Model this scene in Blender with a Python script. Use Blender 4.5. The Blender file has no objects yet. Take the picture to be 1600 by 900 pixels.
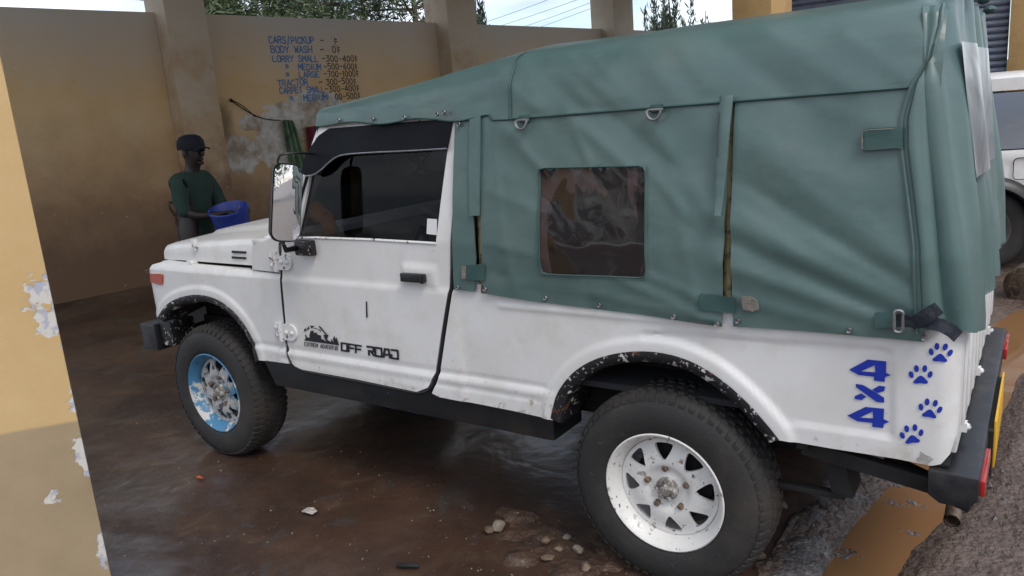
import bpy, bmesh, math, random
import numpy as np
from mathutils import Vector, Matrix, noise
from mathutils.geometry import delaunay_2d_cdt
random.seed(7); rng = np.random.default_rng(7)
scn = bpy.context.scene; COL = scn.collection
R = math.radians

# ------------------------------------------------------------------ camera, world, sun, exposure
YAW, PITCH, ROLL, FPX = -0.614, 0.217, -0.080, 1201.3
CAM = Vector((3.325, -2.812, 1.544))
fwd = Vector((math.sin(YAW)*math.cos(PITCH), math.cos(YAW)*math.cos(PITCH), -math.sin(PITCH)))
r0 = Vector((math.cos(YAW), -math.sin(YAW), 0)); u0 = r0.cross(fwd)
rgt = math.cos(ROLL)*r0 + math.sin(ROLL)*u0; upv = -math.sin(ROLL)*r0 + math.cos(ROLL)*u0
cd = bpy.data.cameras.new('camera'); cam = bpy.data.objects.new('camera', cd); COL.objects.link(cam)
cd.sensor_width = 36; cd.lens = FPX/1600*36; cd.clip_end = 3000; cd.clip_start = 0.05
cam.matrix_world = Matrix(((rgt.x, upv.x, -fwd.x, CAM.x), (rgt.y, upv.y, -fwd.y, CAM.y), (rgt.z, upv.z, -fwd.z, CAM.z), (0, 0, 0, 1)))
scn.camera = cam
scn.view_settings.view_transform = 'Standard'; scn.view_settings.look = 'None'
scn.view_settings.exposure = 0.75; scn.view_settings.gamma = 1.0

SUN_AZ = R(-28); SUN_EL = R(52)          # azimuth counted from +X towards +Y
sd = bpy.data.lights.new('sun', 'SUN'); sd.energy = 0.9; sd.angle = R(22); sd.color = (1, .95, .86)
sun = bpy.data.objects.new('sun', sd); COL.objects.link(sun)
tosun = Vector((math.cos(SUN_EL)*math.cos(SUN_AZ), math.cos(SUN_EL)*math.sin(SUN_AZ), math.sin(SUN_EL)))
sun.rotation_euler = tosun.to_track_quat('Z', 'Y').to_euler(); sun.location = (6, -6, 12)

def N(nt, typ, ins=None, **props):
    n = nt.nodes.new(typ)
    for k, v in props.items(): setattr(n, k, v)
    for k, v in (ins or {}).items():
        s = n.inputs[k]
        if isinstance(v, bpy.types.NodeSocket): nt.links.new(v, s)
        else:
            if isinstance(v, (tuple, list)) and len(v) == 3 and s.type == 'RGBA': v = (*v, 1)
            s.default_value = v
    return n
world = bpy.data.worlds.new('World'); scn.world = world; world.use_nodes = True
wt = world.node_tree; wt.nodes.clear()
sky = N(wt, 'ShaderNodeTexSky', sky_type='NISHITA', sun_disc=False, sun_elevation=SUN_EL, sun_rotation=math.pi/2-SUN_AZ, air_density=1.0, dust_density=2.0)
tc = N(wt, 'ShaderNodeTexCoord')
mp = N(wt, 'ShaderNodeMapping', {'Vector': tc.outputs['Generated'], 'Scale': (1.0, 1.0, 4.5)})
cn = N(wt, 'ShaderNodeTexNoise', {'Vector': mp.outputs[0], 'Scale': 2.6, 'Detail': 7.0, 'Roughness': .58})
cr = N(wt, 'ShaderNodeMapRange', {'Value': cn.outputs['Fac'], 'From Min': .36, 'From Max': .56})
mp2 = N(wt, 'ShaderNodeMapping', {'Vector': tc.outputs['Generated'], 'Location': (3, 1, 2), 'Scale': (1.6, 1.6, 9)})
cn2 = N(wt, 'ShaderNodeTexNoise', {'Vector': mp2.outputs[0], 'Scale': 2.2, 'Detail': 5.0})
cr2 = N(wt, 'ShaderNodeMapRange', {'Value': cn2.outputs['Fac'], 'From Min': .42, 'From Max': .62})
ccol = N(wt, 'ShaderNodeMix', {0: cr2.outputs[0], 6: (6.9, 7.2, 7.7), 7: (3.9, 4.4, 5.4)}, data_type='RGBA')
wm = N(wt, 'ShaderNodeMix', {0: cr.outputs[0], 6: sky.outputs[0], 7: ccol.outputs[2]}, data_type='RGBA')
bg = N(wt, 'ShaderNodeBackground', {'Color': wm.outputs[2], 'Strength': .125})
wo = N(wt, 'ShaderNodeOutputWorld', {'Surface': bg.outputs[0]})

# ------------------------------------------------------------------ tracing helpers (a pixel of the photo -> a point on a real plane)
def ray(x, y):
    d = fwd + rgt*((x-800)/FPX) - upv*((y-450)/FPX); return d.normalized()
def onY(x, y, Y): d = ray(x, y); return CAM + d*((Y-CAM.y)/d.y)
def onZ(x, y, Z=0.0): d = ray(x, y); return CAM + d*((Z-CAM.z)/d.z)
def onX(x, y, X): d = ray(x, y); return CAM + d*((X-CAM.x)/d.x)
WZ = [0, 1.13, 1.55, 1.72, 1.8]; WW = [.71, .71, .66, .60, .5]
def wid(z): return np.interp(z, WZ, WW)
def S(x, y):
    Y = -.71
    for i in range(12): P = onY(x, y, Y); Y = -float(wid(P.z))
    return (P.x, P.z)
def SS(l): return [S(*a) for a in l]
WO = Vector((-5.22, 1.02, 0)); WD = Vector((.181, .983, 0)).normalized(); WN = Vector((WD.y, -WD.x, 0))
def onW(x, y, p=0.0):
    d = ray(x, y); t = ((WO+WN*p)-CAM).dot(WN)/d.dot(WN); P = CAM+d*t; return ((P-WO).dot(WD), P.z)

# ------------------------------------------------------------------ mesh helpers
class MB:
    def __init__(s): s.v = []; s.f = []
    def add(s, vs, fs):
        o = len(s.v); s.v += [tuple(map(float, a)) for a in vs]; s.f += [tuple(int(i)+o for i in f) for f in fs]; return s
    def box(s, x0, x1, y0, y1, z0, z1):
        return s.add([(x, y, z) for z in (z0, z1) for y in (y0, y1) for x in (x0, x1)],
              [(0, 2, 3, 1), (4, 5, 7, 6), (0, 1, 5, 4), (2, 6, 7, 3), (0, 4, 6, 2), (1, 3, 7, 5)])
    def hexa(s, p):   # 8 points: bottom ring 4, top ring 4 (counter-clockwise seen from above)
        return s.add(p, [(3, 2, 1, 0), (4, 5, 6, 7), (0, 1, 5, 4), (1, 2, 6, 5), (2, 3, 7, 6), (3, 0, 4, 7)])
    def beam(s, a, b, w, h, up=(0, 0, 1)):
        a = Vector(a); b = Vector(b); d = (b-a).normalized(); u = Vector(up); sd_ = d.cross(u).normalized(); u = sd_.cross(d)
        ring = lambda c: [c - sd_*w/2 - u*h/2, c + sd_*w/2 - u*h/2, c + sd_*w/2 + u*h/2, c - sd_*w/2 + u*h/2]
        return s.add(ring(a)+ring(b), [(0, 1, 2, 3), (7, 6, 5, 4), (1, 0, 4, 5), (2, 1, 5, 6), (3, 2, 6, 7), (0, 3, 7, 4)])
    def tube(s, pts, r, seg=8, cap=True, closed=False):
        pts = [Vector(p) for p in pts]; n = len(pts); rs = r if isinstance(r, (list, tuple)) else [r]*n
        vs = []; prev = None
        for i, p in enumerate(pts):
            if closed: t = pts[(i+1) % n]-pts[i-1]
            else: t = pts[min(i+1, n-1)]-pts[max(i-1, 0)]
            t.normalize()
            if prev is None:
                a = Vector((0, 0, 1)) if abs(t.z) < .9 else Vector((1, 0, 0)); u = t.cross(a).normalized()
            else:
                u = (prev - t*prev.dot(t)).normalized()
            prev = u; w = t.cross(u)
            vs += [p+(u*math.cos(k*2*math.pi/seg)+w*math.sin(k*2*math.pi/seg))*rs[i] for k in range(seg)]
        fs = []
        for i in range(n if closed else n-1):
            j = (i+1) % n
            for k in range(seg):
                k2 = (k+1) % seg; fs.append((i*seg+k, i*seg+k2, j*seg+k2, j*seg+k))
        if cap and not closed: fs += [tuple(range(seg))[::-1], tuple((n-1)*seg+k for k in range(seg))]
        return s.add(vs, fs)
    def lathe(s, prof, c=(0, 0, 0), axis='Z', seg=32, closed=False):   # prof: (radius, height along axis)
        vs = []; n = len(prof)
        for r, h in prof:
            for k in range(seg):
                a = k*2*math.pi/seg; x, y = r*math.cos(a), r*math.sin(a)
                p = (x, y, h) if axis == 'Z' else ((x, h, y) if axis == 'Y' else (h, x, y))
                vs.append((p[0]+c[0], p[1]+c[1], p[2]+c[2]))
        fs = []
        for i in range(n if closed else n-1):
            j = (i+1) % n
            for k in range(seg):
                k2 = (k+1) % seg; fs.append((i*seg+k, i*seg+k2, j*seg+k2, j*seg+k))
        return s.add(vs, fs)
    def grid(s, P, flip=False):   # P: rows x cols of points
        a = len(P); b = len(P[0]); fs = []
        for i in range(a-1):
            for j in range(b-1):
                q = (i*b+j, i*b+j+1, (i+1)*b+j+1, (i+1)*b+j); fs.append(q[::-1] if flip else q)
        return s.add([p for row in P for p in row], fs)
    def sphere(s, c, r, seg=12, rings=8):
        r = r if isinstance(r, (tuple, list)) else (r, r, r); vs = []
        for i in range(rings+1):
            th = math.pi*i/rings
            for k in range(seg):
                a = k*2*math.pi/seg; vs.append((c[0]+r[0]*math.sin(th)*math.cos(a), c[1]+r[1]*math.sin(th)*math.sin(a), c[2]+r[2]*math.cos(th)))
        return s.add(vs, [(i*seg+k, (i+1)*seg+k, (i+1)*seg+(k+1) % seg, i*seg+(k+1) % seg) for i in range(rings) for k in range(seg)])
    def build(s, name, m, parent=None, smooth=True, angle=38, bevel=0, recalc=True, merge=True, origin=None, base=False):
        vs = s.v
        if base:
            A = np.array(vs); c = (A.max(0)+A.min(0))/2; origin = (c[0], c[1], A[:, 2].min())
        if origin is not None:
            vs = [(a-origin[0], b-origin[1], c-origin[2]) for a, b, c in vs]
        me = bpy.data.meshes.new(name); me.from_pydata(vs, [], s.f)
        bm = bmesh.new(); bm.from_mesh(me)
        if merge: bmesh.ops.remove_doubles(bm, verts=bm.verts, dist=1e-5)
        if recalc: bmesh.ops.recalc_face_normals(bm, faces=bm.faces)
        if bevel:
            es = [e for e in bm.edges if len(e.link_faces) == 2 and e.calc_face_angle(0) > .5]
            bmesh.ops.bevel(bm, geom=es, offset=bevel, segments=2, affect='EDGES', profile=.6)
        bm.to_mesh(me); bm.free()
        if smooth:
            me.polygons.foreach_set('use_smooth', [True]*len(me.polygons))
            me.set_sharp_from_angle(angle=R(angle))
        me.materials.append(m); me.update()
        o = bpy.data.objects.new(name, me); COL.objects.link(o)
        if parent is not None: o.parent = parent
        if origin is not None: o.location = origin
        return o
def tag(o, label=None, cat=None, group=None, kind=None):
    if label: o['label'] = label
    if cat: o['category'] = cat
    if group: o['group'] = group
    if kind: o['kind'] = kind
    return o
def thing(name, label, cat, loc=(0, 0, 0), rz=0, group=None):
    o = bpy.data.objects.new(name, None); COL.objects.link(o); o.empty_display_size = .1
    o.location = loc; o.rotation_euler = (0, 0, rz); return tag(o, label, cat, group)
def copy_tree(o, parent=None, depth=0):
    c = o.copy(); COL.objects.link(c); c.parent = parent
    for ch in [x for x in ALLCH(o)]: copy_tree(ch, c)
    return c
def ALLCH(o): return [x for x in bpy.data.objects if x.parent == o]
def mirror_y(o, parent):
    me = o.data.copy(); n = len(me.vertices); a = np.empty(n*3); me.vertices.foreach_get('co', a); a[1::3] *= -1; me.vertices.foreach_set('co', a)
    me.flip_normals(); c = bpy.data.objects.new(o.name.split('.')[0], me); COL.objects.link(c); c.parent = parent; return c

def inside(P, poly):
    x, y = P[:, 0], P[:, 1]; r = np.zeros(len(P), bool); n = len(poly)
    for i in range(n):
        x1, y1 = poly[i]; x2, y2 = poly[(i+1) % n]
        if y1 == y2: continue
        c = ((y1 > y) != (y2 > y)) & (x < (x2-x1)*(y-y1)/(y2-y1)+x1); r ^= c
    return r
def dpoly(P, poly, closed=True):
    d = np.full(len(P), 1e9); n = len(poly)
    for i in range(n if closed else n-1):
        a = np.array(poly[i]); b = np.array(poly[(i+1) % n]); ab = b-a; L = max(ab@ab, 1e-12)
        t = np.clip(((P-a)@ab)/L, 0, 1); d = np.minimum(d, np.linalg.norm(P-a-t[:, None]*ab, axis=1))
    return d
def resample(poly, sp, closed=True):
    out = []; n = len(poly)
    for i in range(n if closed else n-1):
        a = np.array(poly[i], float); b = np.array(poly[(i+1) % n], float); k = max(1, int(round(np.linalg.norm(b-a)/sp)))
        out += [tuple(a+(b-a)*j/k) for j in range(k)]
    if not closed: out.append(tuple(poly[-1]))
    return out
def smoothpoly(poly, it=2, closed=True):     # Chaikin
    for _ in range(it):
        o = []; n = len(poly)
        rngi = range(n if closed else n-1)
        if not closed: o.append(poly[0])
        for i in rngi:
            a = np.array(poly[i]); b = np.array(poly[(i+1) % n]); o += [tuple(a*.75+b*.25), tuple(a*.25+b*.75)]
        if not closed: o.append(poly[-1])
        poly = o
    return poly
def cdt(outline, holes=(), sp=.02):
    loops = [resample(outline, sp)]+[resample(h, sp) for h in holes]
    pts = []; ed = []
    for l in loops:
        o = len(pts); pts += l; ed += [(o+i, o+(i+1) % len(l)) for i in range(len(l))]
    A = np.array(outline); lo = A.min(0); hi = A.max(0)
    gx = np.arange(lo[0]+sp/2, hi[0], sp); gy = np.arange(lo[1]+sp/2, hi[1], sp*.9)
    G = np.array([(x+(sp/2 if j % 2 else 0), y) for j, y in enumerate(gy) for x in gx]).reshape(-1, 2)
    if len(G):
        k = inside(G, loops[0])
        for h in loops[1:]: k &= ~inside(G, h)
        G = G[k]
        for l in loops:
            if len(G): G = G[dpoly(G, l) > sp*.45]
    nb = len(pts)
    V = [Vector(p) for p in pts]+[Vector(p) for p in G]
    r = delaunay_2d_cdt(V, ed, [], 0, 1e-7)
    vs = np.array([tuple(v) for v in r[0]]); fs = [tuple(f) for f in r[2]]
    C = np.array([vs[list(f)].mean(0) for f in fs]); k = inside(C, loops[0])
    for h in loops[1:]: k &= ~inside(C, h)
    out = []
    for f, ok in zip(fs, k):
        if not ok: continue
        a, b, c = (vs[i] for i in f)
        if (b[0]-a[0])*(c[1]-a[1])-(b[1]-a[1])*(c[0]-a[0]) < 0: f = f[::-1]
        out.append(f)
    return vs, out
def panel(mb, outline, f, holes=(), sp=.02, thick=.0, rim=True):
    """sheet over a flat outline: f(array Nx2, depth) -> Nx3; edges are folded back by thick"""
    vs, fs = cdt(outline, holes, sp)
    P = f(vs, 0.0); n = len(P); o = mb.v
    V = [tuple(p) for p in P]; F = list(fs)
    if thick:
        cnt = {}
        for t in fs:
            for i in range(3):
                a, b = t[i], t[(i+1) % 3]; cnt[(a, b)] = 1
        be = [e for e in cnt if (e[1], e[0]) not in cnt]
        Q = f(vs, thick); idx = {}
        for a, b in be:
            for q in (a, b):
                if q not in idx: idx[q] = len(V); V.append(tuple(Q[q]))
            F.append((b, a, idx[a], idx[b]))
    return mb.add(V, F)
def sst(a, b, x):
    t = np.clip((x-a)/(b-a), 0, 1); return t*t*(3-2*t)

# ------------------------------------------------------------------ materials
def mat(name, col=(.5, .5, .5), rough=.5, metal=0.0, spec=.5, coat=0.0, var=0.0, vscale=8.0, bump=0.0, bscale=60.0, rvar=0.0, emit=None):
    m = bpy.data.materials.new(name); m.use_nodes = True; nt = m.node_tree; b = nt.nodes['Principled BSDF']
    b.inputs['Base Color'].default_value = (*col, 1); b.inputs['Roughness'].default_value = rough; b.inputs['Metallic'].default_value = metal
    b.inputs['Specular IOR Level'].default_value = spec; b.inputs['Coat Weight'].default_value = coat
    t = N(nt, 'ShaderNodeTexCoord')
    if var or rvar:
        n = N(nt, 'ShaderNodeTexNoise', {'Vector': t.outputs['Object'], 'Scale': vscale, 'Detail': 6.0, 'Roughness': .65})
        if var:
            mr = N(nt, 'ShaderNodeMapRange', {'Value': n.outputs['Fac'], 'From Min': .3, 'From Max': .7, 'To Min': 1-var, 'To Max': 1+var})
            mx = N(nt, 'ShaderNodeMix', {0: 1.0, 6: (*col, 1), 7: mr.outputs[0]}, data_type='RGBA', blend_type='MULTIPLY')
            nt.links.new(mx.outputs[2], b.inputs['Base Color'])
        if rvar:
            mr2 = N(nt, 'ShaderNodeMapRange', {'Value': n.outputs['Fac'], 'From Min': .3, 'From Max': .7, 'To Min': rough-rvar, 'To Max': rough+rvar})
            nt.links.new(mr2.outputs[0], b.inputs['Roughness'])
    if bump:
        n2 = N(nt, 'ShaderNodeTexNoise', {'Vector': t.outputs['Object'], 'Scale': bscale, 'Detail': 5.0})
        bp = N(nt, 'ShaderNodeBump', {'Height': n2.outputs['Fac'], 'Strength': bump, 'Distance': .01}); nt.links.new(bp.outputs[0], b.inputs['Normal'])
    return m
def layered(name, c1, layers, rough=.5, bump=0.0, bscale=40., bdist=.01, metal=0.0, coat=0.0, spec=.5, crough=None):
    """base colour c1, then layers (colour, scale, lo, hi, zlo, zhi, detail, distort): noise-edged patches limited to a height band"""
    m = bpy.data.materials.new(name); m.use_nodes = True; nt = m.node_tree; b = nt.nodes['Principled BSDF']
    b.inputs['Roughness'].default_value = rough; b.inputs['Metallic'].default_value = metal; b.inputs['Coat Weight'].default_value = coat; b.inputs['Specular IOR Level'].default_value = spec
    t = N(nt, 'ShaderNodeTexCoord'); P = t.outputs['Object']
    sx = N(nt, 'ShaderNodeSeparateXYZ', {'Vector': P})
    col = N(nt, 'ShaderNodeRGB').outputs[0]; col.default_value = (*c1, 1)
    rsock = None
    for i, L in enumerate(layers):
        c, sc, lo, hi = L[:4]; zl = L[4] if len(L) > 4 else None
        mpn = N(nt, 'ShaderNodeMapping', {'Vector': P, 'Location': (i*3.7, i*1.3, i*2.1)})
        n = N(nt, 'ShaderNodeTexNoise', {'Vector': mpn.outputs[0], 'Scale': sc, 'Detail': L[5] if len(L) > 5 else 6.0, 'Roughness': .62})
        v = n.outputs['Fac']
        if zl:   # zl=(z where full, z where gone, weight)
            zr = N(nt, 'ShaderNodeMapRange', {'Value': sx.outputs[2], 'From Min': zl[0], 'From Max': zl[1], 'To Min': zl[2], 'To Max': -zl[2]})
            v = N(nt, 'ShaderNodeMath', {0: v, 1: zr.outputs[0]}, operation='ADD').outputs[0]
        f = N(nt, 'ShaderNodeMapRange', {'Value': v, 'From Min': lo, 'From Max': hi, 'To Max': L[6] if len(L) > 6 else 1.0}).outputs[0]
        col = N(nt, 'ShaderNodeMix', {0: f, 6: col, 7: (*c, 1)}, data_type='RGBA').outputs[2]
    nt.links.new(col, b.inputs['Base Color'])
    if bump:
        n2 = N(nt, 'ShaderNodeTexNoise', {'Vector': P, 'Scale': bscale, 'Detail': 6.0})
        bp = N(nt, 'ShaderNodeBump', {'Height': n2.outputs['Fac'], 'Strength': bump, 'Distance': bdist}); nt.links.new(bp.outputs[0], b.inputs['Normal'])
    return m
WHITE = (.74, .735, .73)
M = {}
M['paint'] = layered('white_paint', WHITE, [((.64, .62, .59), 2.2, .45, .8), ((.60, .56, .50), 9, .5, .7, None, 8, .5), ((.34, .25, .17), 7, .58, .76, (.42, .80, .16), 9, .4), ((.30, .22, .15), 30, .64, .74, (.45, .85, .12), 8, .7), ((.2, .13, .09), 85, .72, .74), ((.26, .15, .08), 12, .715, .73)], rough=.34, coat=.25, bump=.05, bscale=7, bdist=.02)
M['paint_chip'] = layered('chipped_white_paint', WHITE, [((.05, .045, .045), 35, .6, .63), ((.22, .10, .05), 20, .64, .7)], rough=.45)
M['black_chip'] = layered('chipped_black_paint', (.012, .012, .015), [((.60, .58, .55), 22, .605, .625), ((.5, .47, .42), 60, .62, .64), ((.16, .07, .035), 18, .62, .68)], rough=.42)
M['black_gloss'] = layered('black_paint', (.013, .014, .018), [((.05, .045, .042), 9, .5, .75), ((.3, .3, .31), 70, .72, .74)], rough=.36, bump=.08, bscale=30)
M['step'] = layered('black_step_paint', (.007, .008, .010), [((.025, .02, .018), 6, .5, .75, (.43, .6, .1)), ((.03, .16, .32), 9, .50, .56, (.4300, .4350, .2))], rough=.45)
M['under'] = mat('underbody_black', (.012, .011, .011), .8, var=.5)
M['canvas'] = layered('green_canvas', (.082, .140, .134), [((.115, .172, .164), 1.6, .4, .75), ((.060, .108, .104), 5, .55, .8), ((.17, .19, .17), 3.2, .55, .8, None, 9, .45), ((.2, .21, .19), 60, .70, .78, None, 4, .5)], rough=.35, bump=.10, bscale=260, bdist=.002, spec=.55)
def wrinkle(m):
    nt = m.node_tree; b = nt.nodes['Principled BSDF']; old = b.inputs['Normal'].links[0].from_socket
    t = N(nt, 'ShaderNodeTexCoord'); mp_ = N(nt, 'ShaderNodeMapping', {'Vector': t.outputs['Object'], 'Rotation': (0, R(38), 0), 'Scale': (1.0, 1.0, 1.7)})
    n = N(nt, 'ShaderNodeTexNoise', {'Vector': mp_.outputs[0], 'Scale': 9.0, 'Detail': 4.0, 'Roughness': .55, 'Distortion': .9})
    bp = N(nt, 'ShaderNodeBump', {'Height': n.outputs['Fac'], 'Strength': .06, 'Distance': .02, 'Normal': old}); nt.links.new(bp.outputs[0], b.inputs['Normal'])
wrinkle(M['canvas'])
M['canvas_dark'] = layered('green_canvas_patch', (.035, .082, .078), [((.06, .11, .10), 20, .5, .8)], rough=.55, bump=.2, bscale=200, bdist=.003)
M['thread'] = mat('stitching_thread', (.025, .05, .05), .8)
M['webbing'] = layered('navy_webbing', (.012, .017, .028), [((.03, .035, .05), 60, .5, .6)], rough=.7, bump=.3, bscale=300)
M['velcro'] = mat('worn_velcro_patch', (.22, .20, .17), .9, var=.25, vscale=60, bump=.4, bscale=150)
M['steel'] = mat('dull_steel', (.30, .30, .31), .42, metal=.9, var=.3, vscale=40)
M['rubber'] = layered('tyre_rubber', (.022, .021, .021), [((.05, .042, .036), 5, .45, .75), ((.08, .06, .045), 40, .62, .75)], rough=.72, bump=.15, bscale=90)
M['rim_white'] = layered('white_rim_paint', (.70, .69, .67), [((.34, .29, .24), 9, .56, .75, None, 8, .6), ((.30, .28, .26), 28, .60, .66), ((.02, .02, .02), 55, .63, .66), ((.24, .11, .05), 9, .70, .74)], rough=.42, coat=.1)
M['rim_blue'] = layered('peeling_blue_rim', (.055, .20, .36), [((.56, .55, .53), 6, .50, .53, (-.21, .1, .06)), ((.30, .36, .40), 40, .62, .65), ((.05, .05, .055), 34, .63, .66)], rough=.45)
M['rim_worn'] = layered('worn_grey_rim_disc', (.42, .42, .42), [((.07, .20, .33), 8, .55, .6), ((.03, .03, .033), 22, .55, .6), ((.6, .59, .57), 16, .6, .64)], rough=.5)
M['nut'] = mat('rusty_nut_steel', (.22, .16, .12), .5, metal=.7, var=.5, vscale=80)
M['hub'] = layered('worn_hub_metal', (.24, .22, .20), [((.55, .53, .5), 40, .52, .58), ((.03, .025, .02), 50, .58, .62)], rough=.5, metal=.3)
M['plastic'] = mat('black_plastic', (.012, .012, .013), .38, var=.3, vscale=30)
M['seal'] = mat('black_rubber_seal', (.008, .008, .009), .6)
M['amber'] = mat('amber_lens', (.42, .055, .02), .18, coat=.6)
M['red'] = mat('red_reflector', (.38, .02, .015), .2, coat=.5)
M['yellow'] = layered('yellow_plate', (.72, .40, .02), [((.1, .06, .02), 30, .62, .68)], rough=.4)
M['blue_vinyl'] = mat('blue_vinyl', (.012, .035, .36), .35, var=.15, vscale=60)
M['black_vinyl'] = mat('black_vinyl', (.010, .010, .016), .35)
M['sticker'] = mat('white_sticker', (.72, .72, .72), .5)
M['tint'] = mat('black_tint_film', (.005, .006, .009), .5, spec=.12, var=.2, vscale=14, bump=.03, bscale=20)
M['wood'] = layered('weathered_pole_paint', (.34, .27, .13), [((.12, .09, .05), 30, .5, .6)], rough=.6)
M['seatcloth'] = mat('dark_seat_cloth', (.02, .02, .024), .9)
M['orange_trim'] = layered('orange_brown_cover', (.75, .26, .06), [((.5, .15, .04), 14, .5, .65)], rough=.6)
M['chrome'] = mat('mirror_silver', (.85, .86, .88), .02, metal=1)
def glassy(name, tint, gloss=.08, bump=0., bscale=6., rough=.02, ior=1.5):
    m = bpy.data.materials.new(name); m.use_nodes = True; nt = m.node_tree; nt.nodes.clear()
    tr = N(nt, 'ShaderNodeBsdfTransparent', {'Color': (*tint, 1)}); gl = N(nt, 'ShaderNodeBsdfGlossy', {'Color': (1, 1, 1, 1), 'Roughness': rough})
    fr = N(nt, 'ShaderNodeFresnel', {'IOR': ior})
    if bump:
        t = N(nt, 'ShaderNodeTexCoord'); n = N(nt, 'ShaderNodeTexNoise', {'Vector': t.outputs['Object'], 'Scale': bscale, 'Detail': 1.5, 'Distortion': .6})
        bp = N(nt, 'ShaderNodeBump', {'Height': n.outputs['Fac'], 'Strength': bump, 'Distance': .08})
        nt.links.new(bp.outputs[0], gl.inputs['Normal']); nt.links.new(bp.outputs[0], fr.inputs['Normal'])
    a = N(nt, 'ShaderNodeMath', {0: fr.outputs[0], 1: gloss}, operation='ADD', use_clamp=True)
    mx = N(nt, 'ShaderNodeMixShader', {0: a.outputs[0], 1: tr.outputs[0], 2: gl.outputs[0]})
    N(nt, 'ShaderNodeOutputMaterial', {'Surface': mx.outputs[0]}); return m
M['glass'] = glassy('dark_tinted_glass', (.55, .56, .60), 0.0, ior=1.22)
M['clearglass'] = glassy('clear_glass', (.75, .78, .78), .0)
M['film'] = glassy('black_window_film', (.05, .055, .06), .0)
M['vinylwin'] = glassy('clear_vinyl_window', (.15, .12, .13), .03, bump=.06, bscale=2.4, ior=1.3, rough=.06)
def painted_reflections(m, c1, c2, amt):
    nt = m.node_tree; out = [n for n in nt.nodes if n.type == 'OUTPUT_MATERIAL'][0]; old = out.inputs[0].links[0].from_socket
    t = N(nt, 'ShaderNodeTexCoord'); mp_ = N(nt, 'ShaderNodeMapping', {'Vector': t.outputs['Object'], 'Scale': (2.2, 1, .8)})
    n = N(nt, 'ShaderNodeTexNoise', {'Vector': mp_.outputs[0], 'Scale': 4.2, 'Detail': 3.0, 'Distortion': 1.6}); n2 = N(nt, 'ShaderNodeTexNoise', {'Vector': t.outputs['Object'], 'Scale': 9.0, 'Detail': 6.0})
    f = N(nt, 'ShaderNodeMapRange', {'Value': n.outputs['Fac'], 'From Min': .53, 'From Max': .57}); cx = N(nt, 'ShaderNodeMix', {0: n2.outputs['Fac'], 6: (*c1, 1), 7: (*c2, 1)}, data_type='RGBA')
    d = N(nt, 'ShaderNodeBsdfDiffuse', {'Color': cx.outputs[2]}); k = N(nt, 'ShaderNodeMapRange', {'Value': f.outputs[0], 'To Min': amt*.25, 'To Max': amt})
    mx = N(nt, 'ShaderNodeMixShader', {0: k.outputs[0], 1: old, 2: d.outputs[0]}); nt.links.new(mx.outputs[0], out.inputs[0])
painted_reflections(M['vinylwin'], (.15, .09, .06), (.15, .13, .16), .42)  # wavy reflections of the surroundings, painted as brown and purple streaks in the vinyl
M['vinylwin2'] = glassy('hazy_vinyl_window', (.25, .25, .28), .03, bump=.16, bscale=5, rough=.3)
M['suvglass'] = glassy('blue_tinted_window', (.10, .13, .18), .12)

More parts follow.
